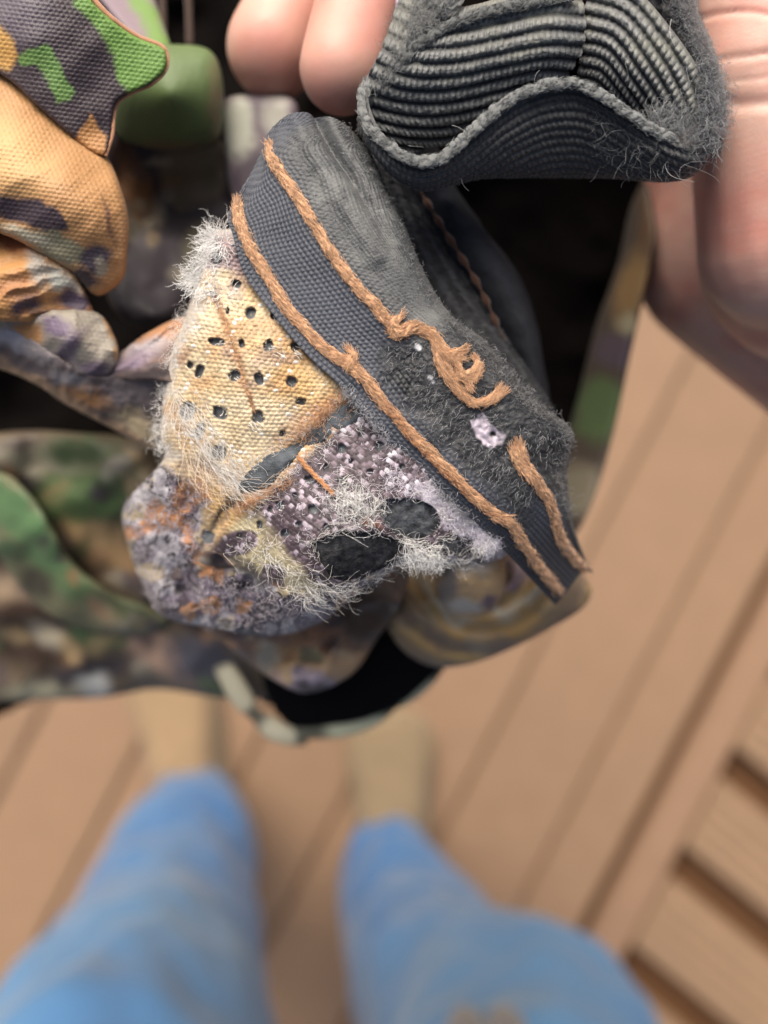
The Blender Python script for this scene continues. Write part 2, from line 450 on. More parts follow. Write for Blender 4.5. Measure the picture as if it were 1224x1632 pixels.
def shoe(cx, cy, ang, col):
    """boot lying along +Y: sole, upper"""
    prof = [(-0.11, 0.034, 0.085), (-0.08, 0.042, 0.10), (-0.02, 0.046, 0.10), (0.05, 0.051, 0.078), (0.11, 0.056, 0.06), (0.155, 0.046, 0.048), (0.178, 0.02, 0.034)]
    p = cr(np.array(prof), 40); n = 28; th = np.linspace(0, np.pi, n)
    p[:, 1] *= 1.3
    V = np.stack([p[:, 1][:, None] * np.sign(np.cos(th)) * np.abs(np.cos(th)) ** 0.7, np.repeat(p[:, 0][:, None], n, 1), 0.028 + (p[:, 2][:, None] - 0.028) * np.sin(th) ** 0.75], -1)
    up = V.reshape(-1, 3)
    ca, sa = math.cos(ang), math.sin(ang)
    def pl(a): return np.stack([cx + a[:, 0] * ca - a[:, 1] * sa, cy + a[:, 0] * sa + a[:, 1] * ca, a[:, 2]], -1)
    root = new_mesh('shoe', pl(up), grid_faces(40, n), np.repeat(col[None], len(up), 0) * (1 + 0.1 * fnoise(up[:, 0] * 60, up[:, 1] * 60, 1, 2)[:, None]), M_suede); adopt(root, person)
    o = [(s * (w_ + 0.006), y) for s, rng_ in ((1, p), (-1, p[::-1])) for y, w_, _ in rng_]
    bm = bmesh.new(); t = [bm.verts.new((x, y, 0.03)) for x, y in o]; b = [bm.verts.new((x, y, 0.002)) for x, y in o]
    bm.faces.new(t); bm.faces.new(b[::-1])
    for i in range(len(o)): bm.faces.new((t[i], b[i], b[(i + 1) % len(o)], t[(i + 1) % len(o)]))
    bmesh.ops.recalc_face_normals(bm, faces=bm.faces)
    me = bpy.data.meshes.new('sole'); bm.to_mesh(me); bm.free()
    vs = np.empty(len(me.vertices) * 3); me.vertices.foreach_get('co', vs); vs = pl(vs.reshape(-1, 3)); me.vertices.foreach_set('co', vs.ravel())
    at = me.color_attributes.new('Col', 'FLOAT_COLOR', 'POINT'); c4 = np.ones((len(vs), 4)); c4[:, :3] = A(150, 130, 95); at.data.foreach_set('color', c4.ravel())
    me.materials.append(M_suede); so_ = bpy.data.objects.new('sole', me); sc.collection.objects.link(so_); adopt(so_, root)
    return root
shoe(-0.355, -0.432, math.radians(12), A(160, 134, 102))
shoe(0.014, -0.535, math.radians(1), A(146, 126, 98))

def unseen_jacket():  # torso and sleeve out of view, added to block light from behind
    prof = [(0.90, 0.20, 0.135), (1.0, 0.215, 0.14), (1.15, 0.22, 0.135), (1.3, 0.235, 0.13), (1.42, 0.21, 0.105), (1.48, 0.11, 0.075), (1.5, 0.06, 0.06)]
    p = cr(np.array(prof), 40); th = np.linspace(0, 2 * np.pi, 61)
    V = np.stack([-0.12 + p[:, 1][:, None] * np.cos(th), -0.56 + p[:, 2][:, None] * np.sin(th) + 0 * p[:, :1], p[:, 0][:, None] + 0 * th], -1)
    V = V + 0.012 * fnoise(V[..., 0] * 12, V[..., 2] * 12, 1, 2, 3)[..., None]
    V = V.reshape(-1, 3); o = new_mesh('unseen_jacket', V, grid_faces(40, 61), np.repeat(A(70, 74, 80)[None], len(V), 0), M_denim); adopt(o, person)
    sp = cr(np.array([(0.07, -0.53, 1.40, .075), (0.2, -0.44, 1.28, .066), (0.33, -0.27, 1.14, .058), (0.30, -0.12, 1.12, .05), (0.27, -0.06, 1.12, .046)], float), 40)
    q = (sp[:, :3] * [1, 1, -1] + [0, 0, H])                     # to frame units for the tube builder
    dd = q[:, 2]; fr = np.stack([q[:, 0] / dd * FPX + 612, 816 - q[:, 1] / dd * FPX, (dd - D0) / S], -1)
    t = np.gradient(sp[:, :3], axis=0); t /= np.linalg.norm(t, axis=1, keepdims=True)
    a_ = np.cross(t, [0, 0, 1.0]); a_ /= np.linalg.norm(a_, axis=1, keepdims=True); b_ = np.cross(t, a_)
    th = np.linspace(0, 2 * np.pi, 33)
    W = sp[:, None, :3] + sp[:, None, 3:] * (a_[:, None] * np.cos(th)[None, :, None] + b_[:, None] * np.sin(th)[None, :, None])
    W = W.reshape(-1, 3); s2 = new_mesh('sleeve', W, grid_faces(40, 33), np.repeat(A(70, 74, 80)[None], len(W), 0), M_denim); adopt(s2, o)
    for x_ in (742, 806):
        c_ = P(np.array([x_, 1640, 2900.0]))
        k = np.array([(0, 0, 0.03), (0, 0, 0.012), (0, 0, 0.0), (0, 0, -0.012)]) + c_
        dz = H - k[:, 2]; fr = np.stack([k[:, 0] / dz * FPX + 612, 816 - k[:, 1] / dz * FPX, (dz - D0) / S], -1)
        s3 = tubes('drawcord_end', fr[None], np.array([[18., 34., 34., 20.]]), A(110, 106, 104)[None], M_yarn, None, 10); adopt(s3, o)
unseen_jacket()

# hand: one continuous surface from a union of tapered capsules
caps = [  # (x,y,z,r) -> (x,y,z,r), frame units
    ((544, 110, 160, 78), (592, -60, 190, 84)), ((592, -60, 190, 84), (680, -250, 300, 96)), ((680, -250, 300, 96), (1080, -330, 330, 110)),
    ((434, 80, 350, 96), (524, -84, 410, 98)), ((524, -84, 410, 98), (660, -300, 480, 98)), ((660, -300, 480, 98), (1080, -220, 520, 118)),
    ((1080, -330, 330, 110), (1500, -60, 420, 230)), ((1080, -220, 520, 118), (1500, 150, 520, 250)),
    ((1196, -160, 132, 112), (1210, 120, 140, 122)), ((1210, 120, 140, 122), (1262, 380, 210, 168)),
    ((1292, -200, 240, 222), (1312, 80, 255, 250)), ((1312, 80, 255, 250), (1345, 370, 300, 276)), ((1345, 370, 300, 276), (1600, 300, 420, 290)), ((1292, -200, 240, 215), (1500, -60, 420, 230)),
    ((1186, 392, 760, 285), (1420, 566, 760, 300)), ((1420, 566, 760, 300), (1800, 560, 520, 250)), ((1600, 300, 420, 290), (1800, 500, 500, 260)),
    ((1186, 392, 760, 285), (1130, 40, 760, 130)), ((1130, 40, 760, 130), (900, -140, 760, 115)), ((900, -140, 760, 115), (780, -80, 640, 95)),
    ((1300, 250, 560, 200), (1600, 300, 420, 290)), ((1500, 150, 520, 250), (1800, 500, 500, 260)),
    ((1800, 520, 500, 255), (2250, 900, 560, 300)), ((2250, 900, 560, 300), (2900, 1650, 700, 390)),
]
def tr(c): return np.append(P(np.array(c[:3], float)), c[3] * S)
bm = bmesh.new()
for a, b in caps:
    a, b = tr(a), tr(b); n = 6
    L = np.linalg.norm(b[:3] - a[:3])
    k = max(3, int(L / (0.25 * min(a[3], b[3]))))
    # swept capsule as rings
    ax = Vector(b[:3] - a[:3]).normalized(); q = ax.to_track_quat('Z', 'Y').to_matrix()
    rings = []
    for t in np.linspace(-90, 0, 7)[1:]: rings.append((a[3] * math.sin(math.radians(t)), a[3] * math.cos(math.radians(t))))
    for t in np.linspace(0, 1, 6)[1:-1]: rings.append((L * t, a[3] + (b[3] - a[3]) * t))
    for t in np.linspace(0, 90, 7)[:-1]: rings.append((L + b[3] * math.sin(math.radians(t)), b[3] * math.cos(math.radians(t))))
    vv = []
    for h, r in rings:
        vv.append([bm.verts.new(Vector(a[:3]) + q @ Vector((r * math.cos(p_), r * math.sin(p_), h))) for p_ in np.linspace(0, 2 * math.pi, 21)[:-1]])
    for i in range(len(vv) - 1):
        for j in range(20): bm.faces.new((vv[i][j], vv[i][(j + 1) % 20], vv[i + 1][(j + 1) % 20], vv[i + 1][j]))
    bm.faces.new(vv[0][::-1]); bm.faces.new(vv[-1])
me = bpy.data.meshes.new('hand_src'); bm.to_mesh(me); bm.free()
tmp = bpy.data.objects.new('hand_src', me); sc.collection.objects.link(tmp)
r_ = tmp.modifiers.new('r', 'REMESH'); r_.mode = 'VOXEL'; r_.voxel_size = 0.0011
s_ = tmp.modifiers.new('s', 'SMOOTH'); s_.factor = 0.5; s_.iterations = 14
dg = bpy.context.evaluated_depsgraph_get(); dg.update()
body_me = bpy.data.meshes.new_from_object(tmp.evaluated_get(dg)); body_me.name = 'body'
bpy.data.objects.remove(tmp)
bm = bmesh.new(); bm.from_mesh(body_me)
co = np.array([v.co for v in bm.verts])
dd = H - co[:, 2]; px = co[:, 0] / dd * FPX + 612; py = 816 - co[:, 1] / dd * FPX
sel = (px > 1020) & (px < 1290) & (py > -60) & (py < 680) & (dd < D0 + 300 * S)
for k in range(1):
    es = [e for e in bm.edges if sel[e.verts[0].index] and sel[e.verts[1].index]]
    bmesh.ops.subdivide_edges(bm, edges=es, cuts=1, use_grid_fill=True)
bm.to_mesh(body_me); bm.free()
n_ = len(body_me.vertices); co = np.empty(n_ * 3); body_me.vertices.foreach_get('co', co); co = co.reshape(-1, 3)
nr = np.empty(n_ * 3); body_me.vertices.foreach_get('normal', nr); nr = nr.reshape(-1, 3)
dd = H - co[:, 2]; px = co[:, 0] / dd * FPX + 612; py = 816 - co[:, 1] / dd * FPX
hgt = np.zeros(n_)
for (ln, dep, wd) in (([(1100, 34), (1140, 22), (1180, 18), (1260, 24)], 4, 5), ([(1120, 100), (1170, 92), (1260, 78)], 3.5, 6), ([(1130, 158), (1180, 166), (1260, 160)], 5, 12), ([(1160, 130), (1230, 122)], 1.5, 4)):
    d_, _, _, _ = seg_dist(px, py + 3 * fnoise(px, py, 30, 2, 3), ln, False)
    hgt -= dep * np.exp(-(d_ / wd) ** 2)
near = (dd < D0 + 300 * S) & (px > 1000)
fine = np.sin((px * 0.25 + py * 0.97 + 9 * fnoise(px, py, 40, 2, 4)) * 0.55) * 0.5 + np.sin((px * 0.9 + py * 0.1 + 8 * fnoise(px, py, 35, 2, 8)) * 0.6) * 0.35
hgt = np.where(near, hgt + fine * 0.22, 0)
co += nr * (hgt * S)[:, None]
body_me.vertices.foreach_set('co', co.ravel())
pn = fnoise(co[:, 0] * 120, co[:, 1] * 120 + co[:, 2] * 70, 1, 3, 2)
sk = A(244, 202, 182)[None] * (0.5 - pn[:, None]) + A(238, 172, 154)[None] * (0.5 + pn[:, None])
pinkm = np.clip((70 - np.abs(px - 500)) / 200 + 0.5, 0, 1) * (px < 700)
sk = sk * (1 - 0.6 * pinkm[:, None]) + A(246, 166, 144)[None] * 0.6 * pinkm[:, None]
at = body_me.color_attributes.new('Col', 'FLOAT_COLOR', 'POINT'); c4 = np.ones((n_, 4), np.float32); c4[:, :3] = sk; at.data.foreach_set('color', c4.ravel())
body_me.polygons.foreach_set('use_smooth', np.ones(len(body_me.polygons), bool))
body_me.materials.clear(); body_me.materials.append(M_skin)
body = bpy.data.objects.new('body', body_me); sc.collection.objects.link(body); adopt(body, person)

# ---------------------------------------------------------------- the worn camouflage pack
pk = P(np.array([500, 600, 900.0]))
pack = empty('camouflage_pack', tuple(pk), 'worn camouflage pack with frayed padded edge, grey binding and black webbing held above the deck', 'backpack')
class Par:      # collects created children, then parents keeping place
    pass
_made = []
def kid(ob, par=pack):
    adopt(ob, par); return ob
TAN = A(222, 170, 104); ORG = A(198, 140, 88); PUR = A(84, 70, 74); PURD = A(62, 52, 60); GRN = A(122, 158, 76); OLV = A(150, 140, 110); WHT = A(212, 208, 192); BRN = A(120, 86, 58); LAV = A(176, 166, 178)

def weave(px_=9, py_=9, amp=1.2, ang=0):
    ca, sa = math.cos(math.radians(ang)), math.sin(math.radians(ang))
    def f(X, Y, D=None):
        u = (X * ca + Y * sa) / px_; v = (-X * sa + Y * ca) / py_
        r = np.floor(v); uu = u + 0.5 * (r % 2)
        return amp * np.sqrt(np.abs(np.sin(np.pi * uu) * np.sin(np.pi * v)) + 1e-6)
    return f
def cellhash(X, Y, px_, py_, ang, seed=0):
    ca, sa = math.cos(math.radians(ang)), math.sin(math.radians(ang))
    u = (X * ca + Y * sa) / px_; v = (-X * sa + Y * ca) / py_
    r = np.floor(v); uu = np.floor(u + 0.5 * (r % 2))
    return _tab[(uu.astype(int) * 7 + seed * 31) & 255, (r.astype(int) * 13 + seed) & 255]

def rb(n, x0, y0, x1, y1, seed, pal, r=(10, 34), op=0.85):
    g = np.random.default_rng(seed); out = []
    for k in range(n):
        out.append((('e', g.uniform(x0, x1), g.uniform(y0, y1), g.uniform(*r), g.uniform(r[0], r[1] * 0.55), g.uniform(-50, 60)), pal[g.integers(len(pal))], g.uniform(3, 7), op))
    return out
CAMO = [A(196, 168, 122), A(70, 58, 62), A(150, 112, 76), A(176, 168, 150), A(86, 72, 80), A(120, 116, 86), A(206, 192, 160), A(58, 48, 46), A(166, 128, 96)]
CAMG = CAMO + [A(92, 112, 66), A(74, 92, 58), A(110, 132, 84)]
# black lining far behind
ob, _ = pad('lining', [(-260, -260), (500, -300), (1045, -200), (1050, 200), (1040, 330), (1000, 470), (930, 680), (880, 860), (790, 1010), (660, 1080), (540, 1130), (440, 1130), (340, 1085), (150, 1085), (-260, 1085)],
            [(0, 0, 1050), (1000, 0, 900), (1000, 400, 950), (0, 1000, 1450), (600, 1100, 1300), (600, 500, 1150)], M_black, None, A(20, 17, 16), step=12, rim=80, skirt=120, disp=lambda X, Y, D: 160 * fnoise(X, Y, 150, 3, 6)); kid(ob)
# right-hand camouflage strip
ob, _ = pad('side_strip', [(1030, 290), (1046, 370), (1036, 430), (1006, 560), (980, 680), (948, 790), (914, 856), (880, 850), (884, 760), (920, 640), (950, 520), (985, 420), (1005, 330)],
            [(1030, 300, 620), (1020, 430, 640), (960, 700, 740), (900, 840, 800), (900, 700, 860), (960, 480, 760)], M_cloth, None, A(88, 76, 66),
            [(('e', 1010, 460, 26, 60, 15), A(150, 120, 80), 10), (('e', 985, 560, 34, 26, 0), A(96, 82, 92), 8), (('e', 958, 655, 40, 52, 10), A(98, 118, 76), 10), (('e', 1004, 520, 20, 16, 0), A(170, 160, 130), 8), (('e', 925, 780, 40, 40, 0), A(150, 140, 118), 12), (('e', 1035, 360, 16, 50, 0), A(110, 84, 60), 8)], step=5, rim=26, skirt=60); kid(ob)
# bottom-left mass
ob, _ = pad('lower_panel', [(-160, 720), (0, 690), (120, 690), (240, 715), (300, 860), (330, 990), (430, 1060), (440, 1110), (350, 1112), (250, 1098), (160, 1112), (0, 1118), (-160, 1130)],
            [(0, 720, 620), (200, 720, 560), (100, 850, 680), (250, 950, 720), (0, 1000, 950), (200, 1080, 1000), (400, 1080, 900), (80, 930, 820)], M_cloth, None, A(112, 96, 74),
            [(('e', 60, 735, 90, 30, 0), A(150, 142, 120), 12), (('e', 120, 800, 90, 50, -10), A(84, 106, 60), 10), (('e', 30, 770, 40, 16, 20), A(52, 48, 44), 8), (('e', 200, 830, 50, 20, -20), A(70, 84, 54), 8), (('e', 110, 880, 40, 14, 10), A(60, 54, 46), 8), (('e', 250, 880, 30, 40, 20), A(186, 162, 122), 9), (('e', 20, 860, 36, 30, 0), A(60, 66, 48), 8), (('e', 220, 770, 26, 30, 0), A(160, 140, 104), 8), (('e', 160, 780, 30, 16, 0), A(62, 70, 46), 7), (('e', 130, 720, 60, 24, 0), A(86, 100, 62), 10), (('e', 150, 860, 70, 30, 5), A(176, 146, 104), 10), (('e', 40, 930, 70, 26, 0), A(186, 160, 130), 10), (('e', 190, 900, 50, 34, 0), A(160, 128, 88), 10),
             (('e', 50, 1010, 110, 56, 10), A(66, 46, 30), 12), (('e', 150, 1010, 36, 26, 0), A(84, 104, 66), 8), (('e', 180, 970, 60, 22, 25), A(160, 138, 128), 9), (('e', 250, 1040, 90, 26, 28), A(196, 162, 138), 9), (('e', 130, 1075, 90, 22, -15), A(54, 48, 54), 9), (('e', 330, 1060, 70, 40, 30), A(92, 90, 100), 12), (('e', 150, 1095, 26, 20, 0), A(206, 206, 200), 8), (('e', 60, 1105, 60, 16, 0), A(186, 180, 150), 8), (('l', 12, [(240, 960), (330, 1000)]), A(70, 58, 60), 10), *rb(60, -60, 700, 420, 1100, 9, CAMG, (9, 32), 0.7)],
            step=7, rim=40, skirt=120, disp=lambda X, Y, D: 110 * fnoise(X, Y, 120, 3, 5)); kid(ob)
ob, _ = pad('lower_fold', [(-120, 740), (0, 752), (50, 790), (88, 850), (125, 905), (190, 950), (270, 980), (240, 1010), (150, 1005), (70, 975), (20, 920), (-20, 870), (-120, 850)], [(0, 780, 620), (40, 850, 610), (110, 940, 680), (240, 985, 760), (20, 900, 700)], M_cloth, None, A(124, 124, 92), [(('l', 26, [(-60, 770), (10, 800), (50, 850), (84, 900)]), A(104, 142, 92), 10), (('e', 120, 940, 44, 20, 40), A(98, 122, 80), 9), (('e', 180, 980, 50, 16, 20), A(168, 150, 118), 9), (('e', 60, 930, 30, 22, 40), A(70, 66, 52), 9), (('e', 10, 880, 30, 18, 0), A(66, 90, 58), 9), *rb(22, 60, 860, 270, 1000, 12, CAMG, (7, 22), 0.7)], step=5, rim=22, rimz=30, skirt=30, disp=lambda X, Y, D: 40 * fnoise(X, Y, 60, 2, 13)); kid(ob)
# dark camouflage behind, upper middle
ob, _ = pad('back_panel', [(165, 180), (250, 205), (345, 215), (372, 260), (385, 330), (370, 400), (320, 470), (250, 520), (190, 505), (165, 440), (170, 300)],
            [(200, 200, 330), (340, 230, 380), (270, 330, 480), (220, 480, 380), (350, 420, 460)], M_cloth, None, A(62, 53, 58),
            [(('e', 300, 270, 46, 60, 0), A(128, 112, 86), 10), (('e', 340, 250, 16, 60, 0), A(120, 108, 84), 8), (('e', 225, 350, 30, 38, 35), A(178, 166, 140), 8), (('e', 215, 300, 22, 60, -20), A(150, 106, 66), 10), (('e', 320, 405, 34, 46, 20), A(126, 118, 90), 9), (('e', 245, 420, 46, 60, 0), A(78, 68, 74), 9), *rb(16, 170, 240, 380, 480, 15, CAMO, (8, 24), 0.5)], step=4, rim=34, skirt=60, disp=lambda X, Y, D: 26 * fnoise(X, Y, 60, 2, 2)); kid(ob)
ob, _ = pad('pale_fold', [(352, 165), (400, 150), (470, 160), (470, 230), (440, 290), (400, 345), (372, 320), (356, 240)], [(360, 180, 360), (450, 180, 330), (400, 330, 380)], M_cloth, None, A(120, 106, 112),
            [(('e', 378, 205, 26, 50, 0), A(200, 200, 182), 9), (('e', 440, 185, 20, 30, 0), A(188, 184, 170), 9), (('e', 410, 290, 40, 50, 0), A(84, 72, 80), 10)], step=4, rim=24, skirt=40); kid(ob)
ob, _ = pad('rear_fold', [(190, 60), (262, 70), (318, 74), (344, 92), (356, 140), (354, 200), (340, 226), (290, 240), (220, 232), (180, 200)], [(200, 90, 230), (300, 85, 235), (340, 150, 260), (270, 150, 216), (270, 225, 310), (200, 210, 310)], M_cloth, None, A(106, 128, 76),
            [(('e', 345, 170, 12, 60, 0), A(140, 130, 96), 8), (('e', 270, 235, 70, 12, 0), A(120, 106, 76), 8)], step=4, rim=34, skirt=90, disp=weave(6, 6, 0.8, 20)); kid(ob)
ob, _ = pad('trim_band', [(140, -40), (225, -60), (250, 10), (272, 80), (240, 78), (200, 50)], [(200, 0, 330), (250, 70, 300), (150, -30, 330)], M_cloth, None, A(150, 130, 138), [(('l', 14, [(195, -40), (235, 20), (262, 78)]), GRN, 8)], step=4, rim=14, skirt=30); kid(ob)
for xx in (258, 300):
    p = np.array([[(xx - 6, -60, 600), (xx, 0, 600), (xx + 2, 70, 600)]], float); p = cr(p[0], 12)[None]
    ob = tubes('lining_seam', p, np.full((1, 12), 5.0), A(86, 66, 54)[None], M_yarn, None, 8); kid(ob)

# left-hand folds, near focus
FW = weave(8.5, 7, 2.3, 8)
def fold_disp(seed, a=8): return lambda X, Y, D: FW(X, Y) + a * fnoise(X, Y, 70, 2, seed)
ob, _ = pad('worn_strip', [(-140, 480), (0, 512), (45, 535), (100, 570), (160, 596), (215, 590), (262, 580), (268, 650), (258, 705), (238, 716), (180, 684), (100, 642), (40, 604), (-140, 530)],
            [(0, 520, 150), (100, 590, 150), (200, 610, 160), (250, 620, 150), (250, 700, 230), (100, 640, 220), (0, 580, 210)], M_cloth, None, A(106, 94, 94),
            [(('l', 9, [(-140, 530), (0, 582), (60, 616), (120, 648), (180, 680), (240, 712)]), A(200, 164, 128), 7), (('e', 150, 632, 46, 12, 12), A(196, 142, 90), 6), (('e', 60, 560, 30, 12, 35), A(160, 152, 152), 7), (('e', 110, 606, 26, 10, 20), A(160, 154, 154), 6), (('e', 12, 540, 30, 14, 30), A(190, 186, 192), 6), (('e', 205, 630, 40, 20, 0), A(124, 114, 114), 8), (('e', 190, 655, 36, 10, 0), A(44, 40, 46), 7), (('e', 225, 680, 40, 20, 30), A(190, 172, 138), 9)],
            step=3, rim=16, skirt=60, disp=lambda X, Y, D: 9 * fnoise(X, Y, 18, 3, 3) + 5 * np.abs(fnoise(X, Y, 9, 2, 9))); kid(ob)
ob, _ = pad('rolled_edge', [(140, 588), (190, 562), (235, 530), (300, 505), (325, 560), (305, 612), (250, 606), (190, 604)], [(170, 590, 170), (240, 530, 150), (280, 530, 130), (220, 580, 128)], M_cloth, None, A(128, 106, 96), [(('e', 262, 530, 44, 16, -20), A(200, 146, 104), 7), (('e', 225, 560, 50, 12, -25), A(188, 176, 176), 6), (('e', 205, 582, 40, 12, -25), A(150, 132, 146), 7), (('e', 240, 598, 60, 12, -8), A(50, 40, 42), 6)], step=2.5, rim=7, rimz=14, skirt=60, disp=lambda X, Y, D: FW(X, Y) - 26 * np.abs(fnoise(X + Y, Y * 1.4, 40, 2, 64)) + 20 * fnoise(X, Y, 44, 2, 22)); kid(ob)  # dark bottom ellipse paints the shaded hollow below the roll
ob, _ = pad('rolled_edge', [(-20, 505), (60, 494), (150, 496), (182, 535), (188, 572), (170, 600), (118, 596), (60, 570), (10, 540)], [(30, 525, 135), (150, 520, 125), (110, 545, 98), (180, 575, 140), (90, 575, 150)], M_cloth, None, A(172, 162, 146),
            [(('e', 90, 520, 24, 16, 20), A(120, 104, 124), 6), (('e', 110, 555, 16, 34, 30), A(128, 114, 128), 7), (('e', 42, 535, 26, 22, 20), A(206, 150, 96), 6), (('l', 4, [(165, 510), (183, 545), (186, 574)]), A(196, 156, 108), 3), (('e', 150, 588, 30, 10, 10), A(110, 96, 110), 6)], step=2.5, rim=9, rimz=18, skirt=60, disp=lambda X, Y, D: FW(X, Y) - 22 * np.abs(fnoise(X, Y, 40, 2, 63)) + 16 * fnoise(X, Y, 50, 2, 21), seed=3); kid(ob)
ob, _ = pad('pocket_fold', [(-140, 340), (0, 350), (70, 392), (115, 428), (138, 470), (152, 505), (150, 530), (100, 522), (50, 514), (0, 512), (-140, 500)], [(0, 370, 95), (60, 420, 66), (100, 440, 90), (0, 450, 60), (140, 510, 130), (60, 500, 105)], M_cloth, None, A(218, 160, 98),
            [(('e', 20, 385, 60, 16, 18), A(146, 88, 50), 8), (('e', 100, 445, 34, 15, 30), A(196, 194, 180), 7), (('e', 62, 432, 18, 30, -20), A(188, 176, 160), 7), (('e', 120, 480, 32, 18, 0), A(92, 76, 92), 6), (('e', 40, 485, 26, 14, -20), A(86, 70, 80), 6), (('e', 20, 460, 36, 20, 0), A(196, 138, 90), 8), (('e', 75, 500, 60, 8, 0), A(104, 66, 42), 6)], step=2.2, rim=10, rimz=20, skirt=60, disp=lambda X, Y, D: FW(X, Y) + 10 * fnoise(X, Y, 60, 2, 4) - 34 * np.abs(fnoise(X * 0.7 + Y * 0.5, Y * 1.3, 44, 2, 62)), seed=2); kid(ob)
ob, _ = pad('side_fold', [(-150, 60), (0, 100), (60, 150), (125, 210), (168, 245), (192, 298), (205, 350), (203, 400), (198, 440), (178, 462), (150, 470), (112, 432), (60, 402), (0, 372), (-150, 330)],
            [(0, 120, 60), (100, 215, 62), (160, 250, 80), (0, 240, 0), (80, 290, 2), (150, 350, 28), (198, 380, 80), (60, 380, 40), (150, 460, 110), (0, 350, 30)], M_cloth, None, A(200, 150, 98),
            [(('e', 0, 240, 80, 50, 30), A(226, 180, 120), 26), ([(-150, 296), (0, 310), (62, 318), (98, 335), (112, 366), (88, 380), (44, 360), (0, 344), (-150, 330)], A(74, 60, 66), 4), (('e', 100, 396, 52, 20, 18), A(156, 148, 118), 5), (('e', 40, 374, 44, 8, 22), A(196, 186, 160), 4), (('e', 152, 412, 22, 26, 40), A(88, 76, 84), 5), (('e', 160, 425, 12, 14, 0), A(176, 166, 144), 5), (('e', 130, 442, 30, 12, 20), A(74, 60, 62), 5), (('e', 173, 350, 4, 30, -10), A(120, 84, 66), 3), (('e', 196, 390, 8, 90, 4), A(222, 168, 116), 4)],  # first soft pale ellipse is a painted highlight on the fold
            step=2, rim=13, rimz=22, skirt=60, disp=lambda X, Y, D: FW(X, Y) + 12 * fnoise(X, Y, 80, 2, 6) - 9 * np.abs(fnoise(X * 0.6 + Y * 0.8, Y * 0.5 - X * 0.4, 46, 2, 61)) , seed=5, warp=5); kid(ob)
ob, pkl = pad('pocket_flap', [(-150, -150), (60, -140), (130, -20), (170, 25), (215, 58), (258, 76), (266, 96), (260, 116), (240, 134), (212, 146), (186, 162), (180, 186), (178, 215), (168, 246), (140, 238), (100, 205), (55, 165), (0, 118), (-150, 40)],
            [(0, 0, 10), (60, 60, 6), (140, 40, 30), (240, 90, 78), (180, 130, 60), (150, 220, 70), (60, 150, 36), (0, 100, 40), (0, -100, 20)], M_cloth, None, A(68, 56, 61),
            [(('e', 20, 10, 60, 50, 40), A(112, 102, 110), 26), ([(118, -60), (165, -40), (200, 20), (270, 70), (280, 110), (210, 150), (188, 128), (178, 90), (155, 45), (120, 10)], A(118, 160, 72), 5), ([(30, 92), (48, 76), (76, 74), (92, 92), (104, 118), (118, 146), (112, 160), (90, 166), (80, 145), (70, 118), (54, 104), (36, 106)], A(112, 150, 76), 3), ([(-150, 0), (0, 38), (22, 62), (30, 90), (20, 112), (0, 110), (-150, 60)], A(222, 172, 96), 5), ([(142, 180), (160, 205), (172, 220), (170, 250), (130, 245), (122, 222)], A(206, 150, 92), 3)],  # first soft pale ellipse paints the sheen on the purple cloth
            step=2, rim=7, skirt=16, disp=fold_disp(8, 9), seed=7, warp=4); kid(ob)
tp = cr(np.array([(128, -28), (170, 22), (215, 56), (258, 75), (266, 97), (259, 117), (238, 135), (212, 146), (187, 163), (180, 188), (178, 215), (167, 248)], float), 160)
tz = pkl(tp[:, 0], tp[:, 1])
tz = np.convolve(np.pad(tz, 12, mode='edge'), np.ones(25) / 25, 'valid')
path = np.concatenate([tp, tz[:, None] + 6], 1)[None]
ob = tubes('flap_edge', path, np.full((1, 160), 4.6), A(206, 152, 116)[None], M_yarn, None, 10); kid(ob)  # tube stands for the plain cloth edge of the flap

# ---- the worn padded panel
PZ = tps([(450, 480, 24), (400, 420, 30), (400, 560, -6), (330, 560, 6), (270, 600, 60), (262, 700, 74), (350, 470, 16), (345, 390, 26), (390, 400, 22), (560, 640, 22), (470, 705, 22), (390, 765, 30), (520, 770, -6), (600, 720, 8), (690, 790, 22), (560, 880, -14), (640, 830, 0), (500, 940, 24), (785, 862, 70), (300, 800, 100), (210, 820, 190), (230, 920, 230), (310, 935, 170), (420, 880, 34), (350, 850, 76), (430, 660, 2), (500, 560, 20), (550, 620, 20), (400, 990, 190), (470, 1000, 190), (340, 990, 210), (450, 960, 90), (540, 965, 120)])
foam1 = [(494, 866), (515, 858), (545, 846), (600, 850), (640, 868), (622, 892), (588, 910), (560, 924), (532, 922), (512, 898)]
foam2 = [(606, 808), (622, 795), (660, 795), (690, 808), (702, 830), (690, 850), (660, 862), (630, 850), (612, 832)]
foam3 = [(700, 862), (720, 852), (748, 858), (756, 874), (735, 886), (708, 880)]
